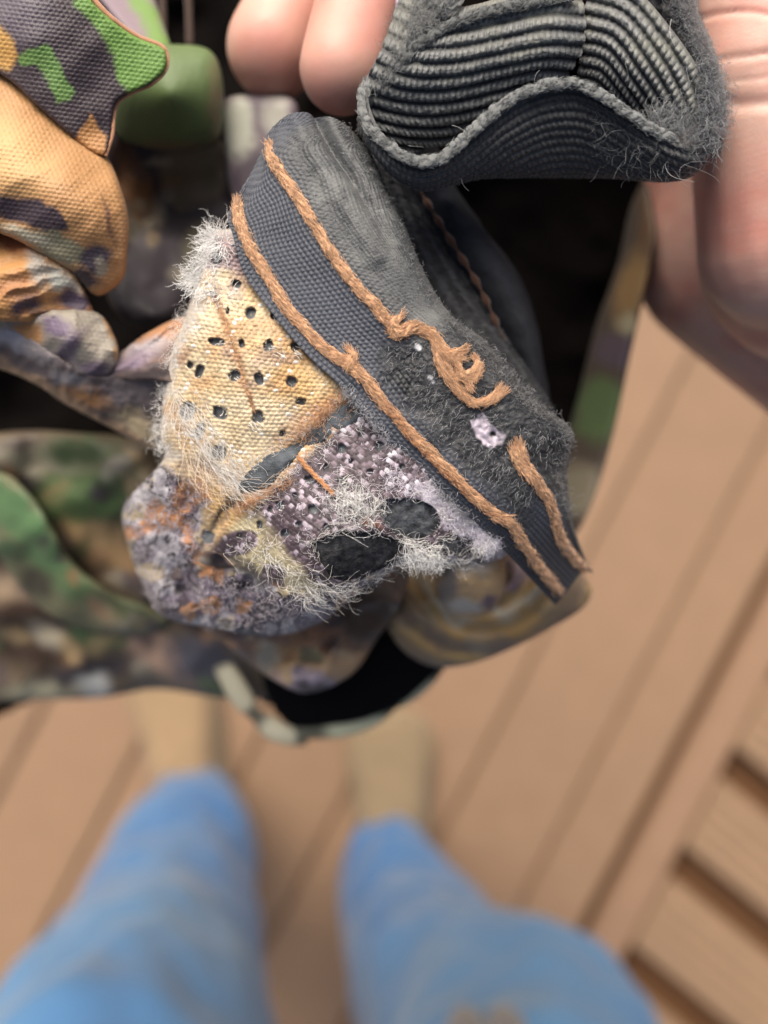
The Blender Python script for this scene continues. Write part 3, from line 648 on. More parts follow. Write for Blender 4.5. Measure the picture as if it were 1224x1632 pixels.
holes = [(346, 412, 8, 10), (383, 403, 6, 8), (391, 410, 5, 7), (377, 453, 8, 7), (415, 454, 6, 8), (400, 500, 8, 9), (440, 502, 8, 8), (363, 496, 3, 6), (346, 545, 13, 6), (386, 548, 5, 7), (428, 551, 8, 9), (470, 553, 8, 8), (318, 593, 7, 10), (374, 598, 10, 8), (413, 604, 8, 10), (465, 609, 9, 9), (300, 655, 13, 16), (351, 659, 12, 10), (411, 665, 10, 10), (479, 640, 8, 6), (318, 688, 8, 14), (349, 722, 12, 12), (303, 582, 5, 6),
         (545, 716, 8, 8), (495, 765, 9, 7), (446, 806, 7, 8), (500, 812, 8, 7), (414, 837, 5, 6), (382, 856, 4, 5), (604, 712, 8, 8), (546, 766, 8, 7), (520, 840, 6, 5), (455, 850, 8, 6), (370, 805, 7, 6), (385, 802, 6, 5), (332, 856, 10, 10), (346, 895, 5, 5), (640, 745, 5, 5), (575, 690, 5, 6), (560, 735, 4, 4), (470, 790, 4, 4), (520, 745, 4, 5), (430, 812, 4, 4), (476, 835, 5, 4), (590, 752, 5, 4), (450, 690, 6, 5)]
seam = [(600, 622), (560, 640), (500, 690), (440, 740), (385, 780), (340, 840), (300, 890), (265, 930)]
def purple_mask(X, Y):
    d, _, _, _ = seg_dist(X, Y, seam, False)
    # side of the seam line
    s = (X - 270) * (620 - 930) - (Y - 930) * (600 - 270)
    return np.clip(0.5 + (-s / 452.0) / 14.0, 0, 1), d
WA, WB = 9.0, 6.6
def wprof(X, Y, px_, py_, ang):
    ca, sa = math.cos(math.radians(ang)), math.sin(math.radians(ang))
    u = (X * ca + Y * sa) / px_; v = (-X * sa + Y * ca) / py_
    uu = u + 0.5 * (np.floor(v) % 2)
    return np.abs(np.sin(np.pi * uu)) * np.abs(np.sin(np.pi * v))
def wxy(X, Y): return X + 5 * fnoise(X, Y, 34, 3, 1), Y + 5 * fnoise(X, Y, 34, 3, 2)
def hole_k(X, Y, soft):
    k = np.zeros(X.shape)
    for (cx, cy, rx, ry) in holes:
        m = (np.abs(X - cx) < rx * 2 + 6) & (np.abs(Y - cy) < ry * 2 + 6)
        if not m.any(): continue
        x, y = X[m], Y[m]
        a = 0.35 * math.sin(cx * 3.1 + cy); ca, sa = math.cos(a), math.sin(a)
        dx, dy = x - cx, y - cy
        r = (np.abs((dx * ca + dy * sa) / (rx * 0.98)) ** 2.6 + np.abs((-dx * sa + dy * ca) / (ry * 1.05)) ** 2.6) ** (1 / 2.6) + 0.4 * fnoise(x, y, 8, 2, 4)
        k[m] = np.maximum(k[m], np.clip((1.03 - r) / soft, 0, 1))
    return k
def lowmask(X, Y): return np.clip((335 - X) / 50 + (Y - 800) / 110, 0, 1) * np.clip((Y - 725) / 40, 0, 1) * np.clip((380 - X + (Y - 800) * -0.4) / 40, 0, 1)
CREST = [(180, 700), (262, 740), (330, 800), (318, 870), (345, 895), (400, 915), (450, 938), (505, 950), (560, 930), (615, 905), (650, 898), (900, 890), (900, 1100), (100, 1100), (100, 700)]
def wrapmask(X, Y):
    d, ins, _, _ = seg_dist(X + 5 * fnoise(X, Y, 20, 2, 91), Y + 5 * fnoise(X, Y, 20, 2, 92), CREST); return np.clip(0.5 + np.where(ins, d, -d) / 14.0, 0, 1)
def panel_disp(X, Y, D):
    wx, wy = wxy(X, Y)
    pm, _ = purple_mask(X + 8 * fnoise(X, Y, 30, 2, 66), Y)
    h = 3.4 * np.sqrt(wprof(wx, wy, WA, WB, 6) + 1e-5) * (1 - pm) + 2.4 * np.sqrt(wprof(wx, wy, 8.2, 7.4, 38) + 1e-5) * pm
    k = hole_k(X, Y, 0.2); h = h * (1 - k) - 10 * k
    d, _, _, _ = seg_dist(X, Y, seam, False)
    h = h - 12 * np.exp(-(d / 8) ** 2)
    d2, _, _, _ = seg_dist(X, Y, [(340, 470), (368, 540), (388, 600), (402, 650)], False)
    h = h - 6 * np.exp(-(d2 / 5) ** 2)
    low = np.maximum(lowmask(X, Y), wrapmask(X, Y))
    h = h * (1 - 0.6 * low) + low * (60 * fnoise(X, Y, 70, 2, 7) + 24 * fnoise(X, Y, 24, 3, 8) - 40 * np.abs(fnoise(X + 0.6 * Y, Y - 0.4 * X, 60, 2, 93)))
    return h + 9 * fnoise(X, Y, 80, 2, 6) - 9 * np.abs(fnoise(X * 0.8 - Y * 0.6, X * 0.3 + Y * 0.4, 46, 2, 65)) + 1.2 * fnoise(X, Y, 5, 2, 71)
def panel_col(X, Y, D, col):
    m, d = purple_mask(X + 8 * fnoise(X, Y, 30, 2, 66), Y); wx, wy = wxy(X, Y)
    ch = cellhash(wx, wy, WA, WB, 6); ch2 = cellhash(wx, wy, WA, WB, 6, 5)[..., None]; wp = np.sqrt(wprof(wx, wy, WA, WB, 6))
    dot = np.clip((wp - 0.45) / 0.2, 0, 1)[..., None]
    thr = (0.82 + 0.34 * ch2)
    tan = A(224, 184, 124)[None, None] * thr
    lite = np.clip(0.45 + 1.6 * fnoise(X, Y, 60, 2, 14) + (380 - X) / 260 * 0.8, 0, 1)[..., None]
    tan = tan * (1 - 0.65 * lite) + A(248, 234, 202) * thr * 0.65 * lite
    brn = np.clip(1.8 * fnoise(X, Y, 46, 2, 23) - 0.1, 0, 0.6)[..., None]
    tan = tan * (1 - brn) + A(206, 156, 104) * thr * brn
    dirt = np.clip(2.0 * fnoise(X, Y, 36, 3, 77) - 0.35, 0, 0.5)[..., None]
    tan = tan * (1 - dirt) + A(160, 130, 122) * thr * dirt
    wh = ((ch > 0.93 - 0.3 * np.clip(fnoise(X, Y, 40, 2, 31), 0, 1)) & (fnoise(X, Y, 30, 2, 31) > -0.02))[..., None] * dot
    tan = tan * (1 - wh) + A(250, 244, 234) * 1.1 * wh
    up = np.clip((462 - Y) / 50 + 1.4 * fnoise(X, Y, 30, 2, 16), 0, 0.8)[..., None]
    tan = tan * (1 - up) + A(170, 148, 158) * thr * up
    wv = np.clip(0.16 + (X - 500) / 420 + (680 - Y) / 420 + 0.7 * fnoise(X, Y, 50, 3, 18), 0.06, 0.85)
    wx2, wy2 = wxy(X, Y); chp = cellhash(wx2, wy2, 8.2, 7.4, 38, 3); chq = cellhash(wx2, wy2, 8.2, 7.4, 38, 9)[..., None]; wpp = np.sqrt(wprof(wx2, wy2, 8.2, 7.4, 38))
    dotp = np.clip((wpp - 0.12) / 0.3, 0, 1)[..., None]
    lv = (chp + 0.75 * (wv - 0.35))[..., None]
    thc = np.where(lv > 0.86, A(236, 230, 240) * 1.05, np.where(lv > 0.68, A(186, 172, 184), np.where(lv > 0.5, A(126, 108, 118), A(78, 62, 70)))) * (0.75 + 0.5 * chq)
    pur = A(56, 45, 52) * (1 - dotp) + thc * dotp
    olive = np.clip((440 - X) / 40 + (Y - 836) / 40 + 1.6 * fnoise(X, Y, 50, 2, 19), 0, 1)[..., None]
    olive = olive * np.clip((fnoise(X, Y, 45, 2, 40) + 0.22) / 0.1, 0, 1)[..., None]
    pur = pur * (1 - olive) + A(204, 190, 150) * thr * olive
    out = tan * (1 - m[..., None]) + pur * m[..., None]
    low = np.maximum(lowmask(X, Y), wrapmask(X, Y))[..., None]
    n1 = fnoise(X, Y, 42, 3, 20); n2 = fnoise(X, Y, 34, 3, 50)
    lc = A(128, 116, 130) * (1 + 0.5 * n1[..., None]) * thr
    lc = np.where((n2 > 0.16)[..., None], A(200, 196, 200) * thr, lc); lc = np.where((n2 < -0.24)[..., None], A(74, 62, 74) * thr, lc); lc = np.where((n1 > 0.22)[..., None], A(190, 172, 138) * thr, lc); n3 = fnoise(X, Y, 50, 3, 97); lc = np.where((n3 > 0.3)[..., None], A(178, 128, 88) * thr, lc); lc = np.where((np.abs(n3 + 0.05) < 0.035)[..., None], A(48, 40, 46), lc)  # last, thin dark lines paint shaded crevices into the colour
    out = out * (1 - low) + lc * low
    worn = np.clip(0.75 - D / 30 + 1.1 * fnoise(X, Y, 26, 3, 21), 0, 0.7)[..., None] * (1 - 0.8 * low) * (1 - 0.6 * m[..., None])
    out = out * (1 - worn) + A(226, 220, 212) * worn
    d5, _, _, _ = seg_dist(X, Y, [(690, 790), (740, 826), (790, 864)], False)
    wh2 = np.clip(1.0 - d5 / 34 + 0.7 * fnoise(X, Y, 20, 2, 22), 0, 0.9)[..., None]
    out = out * (1 - wh2) + A(226, 218, 228) * wh2
    for shp, c, so_, op in ((('l', 9, [(205, 848), (250, 838), (270, 830), (300, 806), (325, 790)]), A(206, 142, 92), 5, 1), (('l', 7, [(290, 840), (310, 880), (330, 905)]), A(206, 142, 92), 5, 1), (('l', 8, [(245, 806), (270, 826), (292, 835)]), A(200, 140, 90), 5, 1), (('e', 300, 790, 34, 20, -40), A(206, 146, 98), 6, 0.8), (('l', 5, seam[4:]), A(44, 36, 38), 4, 0.9), (('l', 3.5, [(340, 470), (368, 540), (388, 600), (402, 650)]), A(190, 138, 98), 2.5, 0.6), (('e', 520, 652, 34, 18, -35), A(206, 150, 104), 9, 0.8), (('e', 470, 684, 40, 12, -40), A(198, 150, 112), 9, 0.6), (('e', 590, 832, 16, 7, 10), A(176, 110, 70), 5, 0.8), (('l', 7, [(350, 880), (395, 905), (420, 930)]), A(60, 50, 58), 5, 0.8)):
        b = paint(X, Y, (0, 0, 0), [(shp, (1, 1, 1), so_)], 3, 5, 14)[..., :1] * op
        out = out * (1 - b) + c * b
    k = hole_k(X, Y, 0.2)[..., None]
    out = out * (1 - k) + A(104, 108, 112) * k
    return out * (0.92 + 0.16 * fnoise(X, Y, 5, 2, 60))[..., None]
panel_ol = [(392, 330), (372, 362), (338, 372), (318, 420), (306, 468), (296, 505), (274, 560), (262, 620), (256, 690), (262, 728), (234, 762), (196, 812), (204, 868), (222, 920), (250, 975), (290, 992), (340, 1000), (400, 1012), (460, 1010), (515, 990), (560, 952), (615, 908), (650, 900), (690, 900), (740, 900), (800, 890), (815, 850), (740, 770), (660, 690), (590, 620), (520, 570), (460, 500), (420, 420)]
worn_panel, PL = pad('worn_panel', panel_ol, PZ, M_nylon, None, TAN, step=1.7, rim=26, rimz=60, skirt=50, disp=panel_disp, colf=panel_col, cut=[cr(foam1, 40, True), cr(foam2, 40, True), cr(foam3, 30, True)]); kid(worn_panel)
def grow(p, k): p = np.array(p, float); c = p.mean(0); return [tuple(q) for q in c + (p - c) * k]
def foamf(poly, dz, nm='foam_padding', c=A(72, 75, 78)):
    big = np.array(poly, float); ce = big.mean(0); big = ce + (big - ce) * 1.16
    o, _ = pad(nm, big, lambda X, Y: PZ(X, Y) + dz, M_foam, None, c, step=1.7, rim=6, skirt=12, disp=lambda X, Y, D: 5 * fnoise(X, Y, 12, 4, 7) + 5 * fnoise(X, Y, 40, 2, 9), colf=lambda X, Y, D, col: col * (1 + 1.1 * fnoise(X, Y, 6, 3, 12)[..., None]))
    adopt(o, worn_panel); return o
foamf(foam1, 10, c=A(66, 66, 68)); foamf(foam2, 12, c=A(88, 91, 95)); foamf(foam3, 14, c=A(84, 84, 86))
o, _ = pad('rubber_edge', [(604, 618), (566, 632), (536, 652), (496, 678), (470, 700), (430, 718), (402, 742), (378, 776), (392, 788), (430, 778), (452, 752), (480, 726), (505, 712), (540, 690), (580, 664)], lambda X, Y: PZ(X, Y) - 3, M_foam, None, A(92, 97, 102), step=1.8, rim=11, skirt=14, disp=lambda X, Y, D: 10 * fnoise(X, Y, 30, 3, 7), colf=lambda X, Y, D, col: col * (1 + 0.9 * fnoise(X, Y, 14, 3, 12)[..., None])); kid(o)
# lower lumps out of focus
ob, _ = pad('lower_padding', [(270, 925), (300, 885), (345, 880), (420, 915), (500, 935), (600, 890), (650, 900), (640, 960), (600, 1020), (560, 1075), (490, 1104), (430, 1080), (350, 1020), (290, 975)],
            [(290, 930, 210), (420, 930, 130), (360, 980, 260), (600, 940, 260), (480, 1000, 330), (480, 1090, 430), (590, 1030, 420)], M_cloth, None, A(150, 120, 96),
            [(('e', 330, 920, 36, 30, 30), A(180, 172, 164), 8), (('e', 350, 890, 26, 14, 40), A(52, 44, 52), 6), (('e', 370, 960, 46, 24, 30), A(190, 180, 160), 8), (('e', 415, 990, 50, 22, 20), A(96, 82, 96), 8), (('e', 440, 970, 26, 34, 30), A(186, 132, 86), 7), (('e', 480, 1000, 50, 26, 0), A(160, 116, 84), 9), (('e', 480, 1055, 60, 18, 10), A(192, 158, 110), 8), (('e', 500, 1090, 60, 18, 10), A(156, 146, 162), 8), *rb(46, 290, 900, 640, 1100, 5, CAMO, (8, 30)), (('e', 585, 985, 44, 50, 0), A(70, 52, 40), 12), (('e', 545, 1060, 30, 20, -30), A(180, 152, 120), 8), (('e', 470, 950, 60, 12, 10), A(100, 84, 96), 7)],
            step=3, rim=22, skirt=80, disp=lambda X, Y, D: 50 * fnoise(X, Y, 60, 3, 11) - 70 * np.abs(fnoise(X + 0.5 * Y, Y * 1.2, 70, 2, 66))); kid(ob)
# rolled loop at lower right
def loopcol(X, Y, D, col):
    r = np.sqrt(((X - 770) / 1.15) ** 2 + ((Y - 905)) ** 2) + 34 * fnoise(X, Y, 50, 3, 2)
    b = r / 18.0
    pal = np.array([A(60, 50, 56), A(150, 130, 150), A(196, 160, 96), A(210, 200, 176), A(190, 150, 84), A(150, 128, 100), A(120, 104, 92), A(178, 150, 96), A(150, 130, 98), A(110, 92, 84)])
    i = np.clip(b - 1.5, 0, 8.99); k = i.astype(int); f = (i - k)[..., None]
    return pal[k] * (1 - f) + pal[k + 1] * f
ob, _ = pad('rolled_loop', [(606, 930), (612, 985), (640, 1035), (690, 1062), (750, 1058), (810, 1036), (870, 1006), (930, 968), (940, 930), (890, 890), (820, 870), (700, 880)],
            [(620, 950, 420), (690, 1050, 470), (790, 1030, 440), (930, 955, 420), (740, 960, 330), (860, 940, 330), (740, 900, 420), (660, 990, 380)], M_cloth, None, TAN, step=3.5, rim=34, skirt=90, colf=lambda X, Y, D, col: loopcol(X, Y, D, col) * 0.7 + 0.3 * paint(X, Y, A(150, 124, 92), rb(40, 600, 880, 940, 1060, 19, CAMO, (8, 26)), 4), disp=lambda X, Y, D: 10 * np.sin(np.sqrt(((X - 770) / 1.15) ** 2 + (Y - 905) ** 2) / 18 * 3.1)); kid(ob)
ob, _ = pad('rolled_loop', [(694, 870), (740, 856), (790, 862), (806, 905), (800, 950), (770, 980), (730, 984), (700, 955)], [(700, 880, 160), (750, 860, 150), (795, 880, 180), (745, 930, 170), (745, 980, 290)], M_cloth, None, A(216, 180, 132),
            [(('e', 712, 930, 16, 50, 0), A(150, 136, 124), 8), (('e', 745, 965, 26, 12, 0), A(214, 208, 196), 7), (('e', 780, 960, 16, 14, 0), A(110, 92, 110), 7), (('e', 760, 900, 24, 20, 0), A(226, 206, 180), 8)], step=2.5, rim=30, rimz=60, skirt=80, disp=lambda X, Y, D: 12 * fnoise(X, Y, 24, 3, 3)); kid(ob)
# hem of the opening below
for pts, c in (([(330, 1030, 900), (360, 1070, 900), (395, 1125, 920), (440, 1165, 930), (490, 1178, 930)], A(196, 190, 164)), ([(470, 1170, 930), (540, 1160, 900), (610, 1130, 850), (660, 1095, 800), (700, 1060, 760)], A(186, 188, 160))):
    p = cr(np.array(pts, float), 60)
    n = fnoise(np.arange(60), np.zeros(60), 9, 2, 4)
    cc = np.array(c)[None] * np.clip(0.75 + 1.8 * n[:, None], 0.2, 1.15)
    ob = tubes('hem_binding', p[None], (15.0 * (1 + 0.5 * n))[None], cc[None], M_cloth, None, 14); kid(ob)
ob, _ = pad('lower_lining', [(420, 1060), (520, 1060), (600, 1010), (700, 1050), (660, 1105), (600, 1140), (530, 1155), (450, 1150)], [(430, 1080, 760), (600, 1050, 600), (540, 1140, 800)], M_black, None, A(18, 18, 21), step=6, rim=20, skirt=60); kid(ob)

# ---- inner strips behind the binding
def dark_rows(U, V, s):
    n = 0.75 + 0.5 * (np.sin(V / 4.4) > 0.2)
    return A(66, 66, 68) * n[..., None] * (1 + 0.7 * fnoise(U, V, 9, 3, 5)[..., None])
ctrlA = [[(x, y, z + 120) for x, y, z in r_] for r_ in [[(560, 150, 60), (590, 150, 60), (620, 180, 70), (640, 200, 120)], [(590, 260, 60), (620, 260, 75), (655, 285, 85), (680, 300, 150)], [(630, 370, 70), (665, 370, 80), (700, 385, 95), (715, 390, 160)], [(690, 490, 70), (720, 475, 80), (758, 480, 95), (775, 480, 170)], [(760, 575, 70), (790, 570, 80), (815, 565, 100), (828, 560, 180)], [(820, 650, 80), (845, 645, 90), (862, 640, 110), (870, 630, 190)], [(880, 730, 120), (888, 720, 125), (892, 710, 140), (896, 700, 200)]]]
ob, _, _ = loft('inner_webbing', ctrlA, 360, 60, M_dark, None, dark_rows, lambda U, V, s: 4.5 * np.abs(np.sin(V / 8.8 * 1.6)) * (0.5 + 0.5 * np.abs(np.sin(U / 3.2))) + 4 * fnoise(U, V, 10, 2, 3)); kid(ob)
ctrlB = [[(600, 190, 200), (650, 200, 160), (690, 230, 190), (690, 230, 260)], [(640, 290, 210), (690, 285, 170), (722, 300, 200), (726, 300, 280)], [(690, 380, 230), (740, 370, 190), (772, 375, 210), (778, 372, 300)], [(740, 470, 250), (790, 450, 200), (822, 450, 220), (830, 448, 320)], [(790, 560, 280), (830, 540, 230), (850, 530, 240), (858, 528, 340)], [(830, 640, 310), (856, 630, 270), (866, 620, 280), (872, 615, 360)], [(860, 740, 340), (874, 720, 320), (880, 710, 330), (884, 700, 400)]]
ob, _, _ = loft('inner_binding', ctrlB, 240, 60, M_dark, None, lambda U, V, s: A(50, 52, 57) * (1 + 0.3 * fnoise(U, V, 7, 2, 4)[..., None]), lambda U, V, s: weave(7, 7, 0.8)(U, V) + 5 * fnoise(U, V, 50, 2, 2)); kid(ob)
pth = cr(np.array([(660, 290, 172), (710, 370, 190), (765, 460, 200), (805, 550, 232), (840, 640, 276)], float), 80)
ob = tubes('inner_stitching', pth[None], 4 * (1 + 0.6 * np.sin(np.arange(80) * 0.9))[None], A(84, 54, 38)[None], M_yarn, None, 8); kid(ob)

# pulled, broken threads lying on the panel
o_ = Hair()
for (x_, y_, n_t, ln, an) in ((436, 556, 5, 16, 10), (470, 560, 7, 14, 40), (350, 548, 5, 18, -12), (318, 690, 9, 26, 55), (330, 700, 7, 30, 60), (404, 672, 6, 18, 40), (378, 602, 5, 14, 30), (356, 655, 6, 20, -60), (440, 505, 5, 12, 60), (500, 715, 5, 14, 20), (548, 770, 6, 16, -30), (450, 812, 5, 12, 10)):
    q_ = np.array([[x_ + 4 * rng.normal(), y_ + 4 * rng.normal(), 0] for _ in range(n_t)]); q_[:, 2] = PL(q_[:, 0], q_[:, 1]) - 3
    o_.add(q_, dirs_from(np.full(n_t, float(an)), 12, -0.15, 0.05), rng.uniform(0.6, 1.2, n_t) * ln, A(248, 242, 232) * 1.1, 0.8, 0.08, 6)
o_.build('pulled_threads', M_fibre, None)
for ch in [x for x in sc.objects if x.name.startswith('pulled_threads')]: adopt(ch, worn_panel)

# ---- binding tape
TC = [  # left edge, stitch 1, middle, stitch 2, crown, right edge, rolled under
    [(418, 255, 40), (428, 215, 30), (450, 190, 26), (478, 180, 22), (512, 180, 24), (548, 196, 40), (566, 215, 90)],
    [(366, 334, 20), (384, 330, 22), (412, 290, 14), (438, 244, 4), (500, 225, 2), (565, 232, 20), (588, 240, 80)],
    [(372, 378, 10), (396, 370, 10), (432, 335, 2), (466, 296, -6), (540, 278, -8), (598, 290, 14), (614, 296, 80)],
    [(390, 438, 6), (418, 424, 6), (462, 388, -2), (502, 352, -12), (580, 346, -12), (634, 364, 10), (648, 368, 80)],
    [(436, 502, 2), (458, 484, 2), (506, 450, -5), (548, 416, -14), (620, 412, -12), (664, 436, 12), (678, 438, 80)],
    [(486, 562, -2), (510, 542, 0), (556, 512, -5), (598, 482, -14), (656, 476, -10), (702, 500, 14), (716, 500, 80)],
    [(548, 620, -2), (570, 592, 0), (612, 566, -4), (656, 540, -14), (708, 526, -10), (756, 548, 16), (772, 546, 84)],
    [(588, 666, 0), (624, 652, 2), (660, 626, -2), (704, 598, -10), (756, 582, -8), (802, 604, 20), (818, 602, 90)],
    [(640, 724, 16), (680, 712, 4), (716, 690, 0), (760, 660, -6), (810, 636, 0), (848, 650, 28), (862, 646, 96)],
    [(700, 782, 26), (734, 768, 10), (766, 748, 8), (806, 718, 4), (856, 682, 14), (900, 690, 52), (910, 690, 116)],
    [(758, 832, 46), (790, 816, 30), (816, 796, 30), (846, 768, 26), (876, 746, 50), (892, 756, 90), (902, 760, 140)],
    [(800, 872, 90), (824, 858, 76), (846, 842, 74), (872, 816, 70), (892, 806, 100), (904, 818, 130), (910, 822, 180)],
    [(840, 916, 160), (856, 906, 146), (872, 892, 142), (894, 868, 140), (912, 862, 170), (922, 872, 200), (926, 876, 240)],
    [(884, 962, 260), (896, 950, 245), (906, 938, 240), (918, 922, 240), (930, 910, 265), (940, 912, 290), (944, 914, 330)]]
wornpoly = [(600, 545), (660, 545), (720, 500), (800, 560), (905, 680), (900, 760), (850, 800), (830, 830), (760, 770), (690, 700), (640, 640), (610, 600)]
def wornmask(x, y):
    d, ins, _, _ = seg_dist(x, y, wornpoly); return np.clip(0.5 + np.where(ins, d, -d) / 30.0 + 0.5 * fnoise(x, y, 30, 2, 3), 0, 1)
patch = [(752, 668), (768, 660), (780, 676), (806, 692), (800, 708), (776, 712), (760, 696)]
def tape_disp(U, V, s):
    x, y = s[..., 0], s[..., 1]; wm = wornmask(x, y)
    crown = np.clip((V - 150) / 30, 0, 1)
    hole_zone = np.exp(-(((x - 640) / 26) ** 2 + ((y - 612) / 22) ** 2))
    wv = weave(8.4, 7.8, 2.6)(U, V) * (1 - crown) + (1.5 * np.abs(np.sin(V / 7.0 * np.pi)) + weave(5.5, 7, 1.2)(U, V)) * crown
    h = wv * (1 - wm) + wm * (3.2 * fnoise(U, V, 7, 3, 5)) - hole_zone * wm * 5.0 * (1 - wv / 2.6) + crown * 0.5 * fnoise(U, V, 8, 3, 9)
    h = h + 5 * fnoise(x, y, 90, 2, 4) + wm * 8 * fnoise(x, y, 40, 2, 6)
    d, _, _, _ = seg_dist(x, y, [(545, 575), (560, 600), (590, 610)], False)
    h = h + 6 * np.exp(-(d / 14) ** 2)
    dp, ins, _, _ = seg_dist(x, y, patch); h = h - np.where(ins, np.clip(dp / 3, 0, 1) * 3, 0)
    h = h - 9 * np.exp(-(((x - 786) / 5) ** 2 + ((y - 692) / 5) ** 2))
    d2, _, _, _ = seg_dist(x, y, [(500, 166), (532, 232), (578, 306), (622, 384), (650, 440)], False)
    h = h - 26 * np.exp(-(d2 / 10) ** 2) * np.clip((430 - y) / 190, 0, 1)
    d3, _, _, _ = seg_dist(x, y, [(470, 190), (510, 262), (556, 336), (600, 410)], False)
    h = h + 7 * np.exp(-(d3 / 14) ** 2)
    return h
def tape_col(U, V, s):
    x, y = s[..., 0], s[..., 1]; wm = wornmask(x, y)[..., None]
    base = A(74, 78, 88) * (1 + 0.18 * fnoise(U, V, 6, 2, 8)[..., None] + 0.2 * fnoise(x, y, 60, 2, 9)[..., None])
    crown = np.clip((V - 120) / 40, 0, 1)[..., None]
    base = base * (1 - crown) + crown * A(82, 84, 85) * (1 + 0.7 * fnoise(U, V, 5, 3, 3)[..., None])
    dust = np.clip(1.5 * fnoise(x, y, 50, 3, 44) - 0.1, 0, 0.5)[..., None] * crown
    base = base * (1 - dust) + A(134, 135, 131) * dust
    wr = A(54, 55, 57) * (1 + 1.1 * fnoise(U, V, 6, 3, 15)[..., None])
    base = base * (1 - wm) + wr * wm
    dp, ins, _, _ = seg_dist(x + 6 * fnoise(x, y, 10, 2, 3), y + 6 * fnoise(x, y, 10, 2, 5), patch)
    k = np.clip(0.5 + np.where(ins, dp, -dp) / 3.0, 0, 1)[..., None]
    base = base * (1 - k) + A(204, 192, 204) * (1 + 0.6 * fnoise(x, y, 6, 2, 1)[..., None]) * k
    for (cx, cy, r, c) in ((786, 692, 5, A(20, 18, 20)), (757, 664, 4, A(30, 28, 32)), (666, 553, 6, A(225, 225, 228)), (686, 602, 5, A(225, 225, 230)), (690, 608, 4, A(190, 190, 195))):
        k = np.clip((1.1 - np.sqrt((x - cx) ** 2 + (y - cy) ** 2) / r + 0.5 * fnoise(x, y, 5, 2, 2)) / 0.4, 0, 1)[..., None]; base = base * (1 - k) + c * k
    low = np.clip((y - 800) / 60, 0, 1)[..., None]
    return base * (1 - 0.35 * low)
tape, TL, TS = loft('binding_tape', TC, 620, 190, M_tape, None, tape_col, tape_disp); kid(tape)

# ---- yarn: stitches and selvedge
def yarn(name, path2, zl, lift, R, ply, pitch, col, par, fuzz=10, fz_len=9, sides=9, seed=0, gap=None, pz=None, rough=0.34):
    L = np.linalg.norm(np.diff(np.asarray(path2, float), axis=0), axis=1).sum()
    K = int(L / 1.6)
    p = cr(np.asarray(path2, float), K)
    p[:, :2] += np.stack([2.2 * fnoise(np.arange(K), np.zeros(K), 22, 2, seed), 2.2 * fnoise(np.arange(K), np.zeros(K), 22, 2, seed + 5)], 1)
    z = pz if pz is not None else zl(p[:, 0], p[:, 1])
    if pz is None: z = np.convolve(np.pad(z, 10, mode='edge'), np.ones(21) / 21, 'valid')
    else: z = cr(np.asarray(pz, float)[:, None], K)[:, 0]
    C = np.concatenate([p[:, :2], (z - lift)[:, None]], 1)
    T = np.gradient(C, axis=0); T /= np.linalg.norm(T, axis=1, keepdims=True)
    B = np.cross(T, np.array([0, 0, -1.0])); B /= np.linalg.norm(B, axis=1, keepdims=True); Nn = np.cross(B, T)
    s = np.arange(K) * 1.6
    env = np.clip(np.minimum(s, s[-1] - s) / (R * 1.2) + 0.25, 0, 1)
    paths = []; rads = []
    for k in range(ply):
        th = 2 * np.pi * (s / pitch + k / ply) + 1.6 * fnoise(s, s * 0, 34, 2, seed + k)
        off = R * 0.6 * (1 + 0.35 * fnoise(s, s * 0, 25, 2, seed + 20 + k))
        paths.append(C + (B * np.cos(th)[:, None] + Nn * np.sin(th)[:, None] * 0.35) * (off * env)[:, None])
        rads.append(R * 0.6 * env * (1 + rough * 2 * fnoise(s, s * 0, 6, 2, seed + 30 + k)))
    paths = np.array(paths); rads = np.array(rads)
    cols = np.asarray(col)[None, None] * (1 + 0.35 * fnoise(np.broadcast_to(s, (ply, K)), np.arange(ply)[:, None] * 9.0 + np.zeros((ply, K)), 12, 3, seed)[..., None])
    o = tubes(name, paths, rads, cols, M_yarn, None, sides); adopt(o, par)
    if fuzz:
        n = int(L * fuzz); i = rng.integers(0, ply, n); j = rng.integers(1, K - 1, n)
        rd = rng.normal(size=(n, 3)); rd /= np.linalg.norm(rd, axis=1, keepdims=True); rd[:, 2] = -np.abs(rd[:, 2])
        tan = T[j] * rng.choice([-1, 1], n)[:, None]
        hr = Hair(); hr.add(paths[i, j] + rd * rads[i, j][:, None] * 0.85, rd * 0.26 + tan, rng.uniform(0.5, 1.3, n) * fz_len, np.asarray(col) * 1.1, 0.55, 0.09, 5, cvar=0.25)
        h = hr.build('yarn_fuzz', M_fibre, None); adopt(h, o)
    return o
TANY = A(232, 182, 138)
yarn('stitching', [(378, 322), (382, 352), (398, 392), (424, 436), (456, 486), (490, 528), (522, 558), (552, 578), (572, 596), (604, 632), (650, 684), (696, 730), (744, 778), (790, 820), (815, 834), (836, 868), (860, 904), (890, 942)], TL, 0, 7.4, 3, 64, TANY, tape, 13, 14, seed=1)
yarn('stitching', [(428, 232), (440, 262), (468, 306), (500, 358), (534, 412), (566, 454), (598, 488), (622, 514), (634, 528), (660, 522), (688, 534), (704, 556), (716, 572)], TL, 0, 7.4, 3, 60, TANY, tape, 13, 14, seed=7)
yarn('stitching', [(640, 500), (628, 516), (640, 530), (664, 518)], TL, 5, 6, 2, 30, TANY, tape, 6, 12, seed=17)
yarn('stitching', [(556, 556), (562, 570), (554, 584)], TL, 5, 6.5, 2, 24, TANY, tape, 7, 12, seed=18)
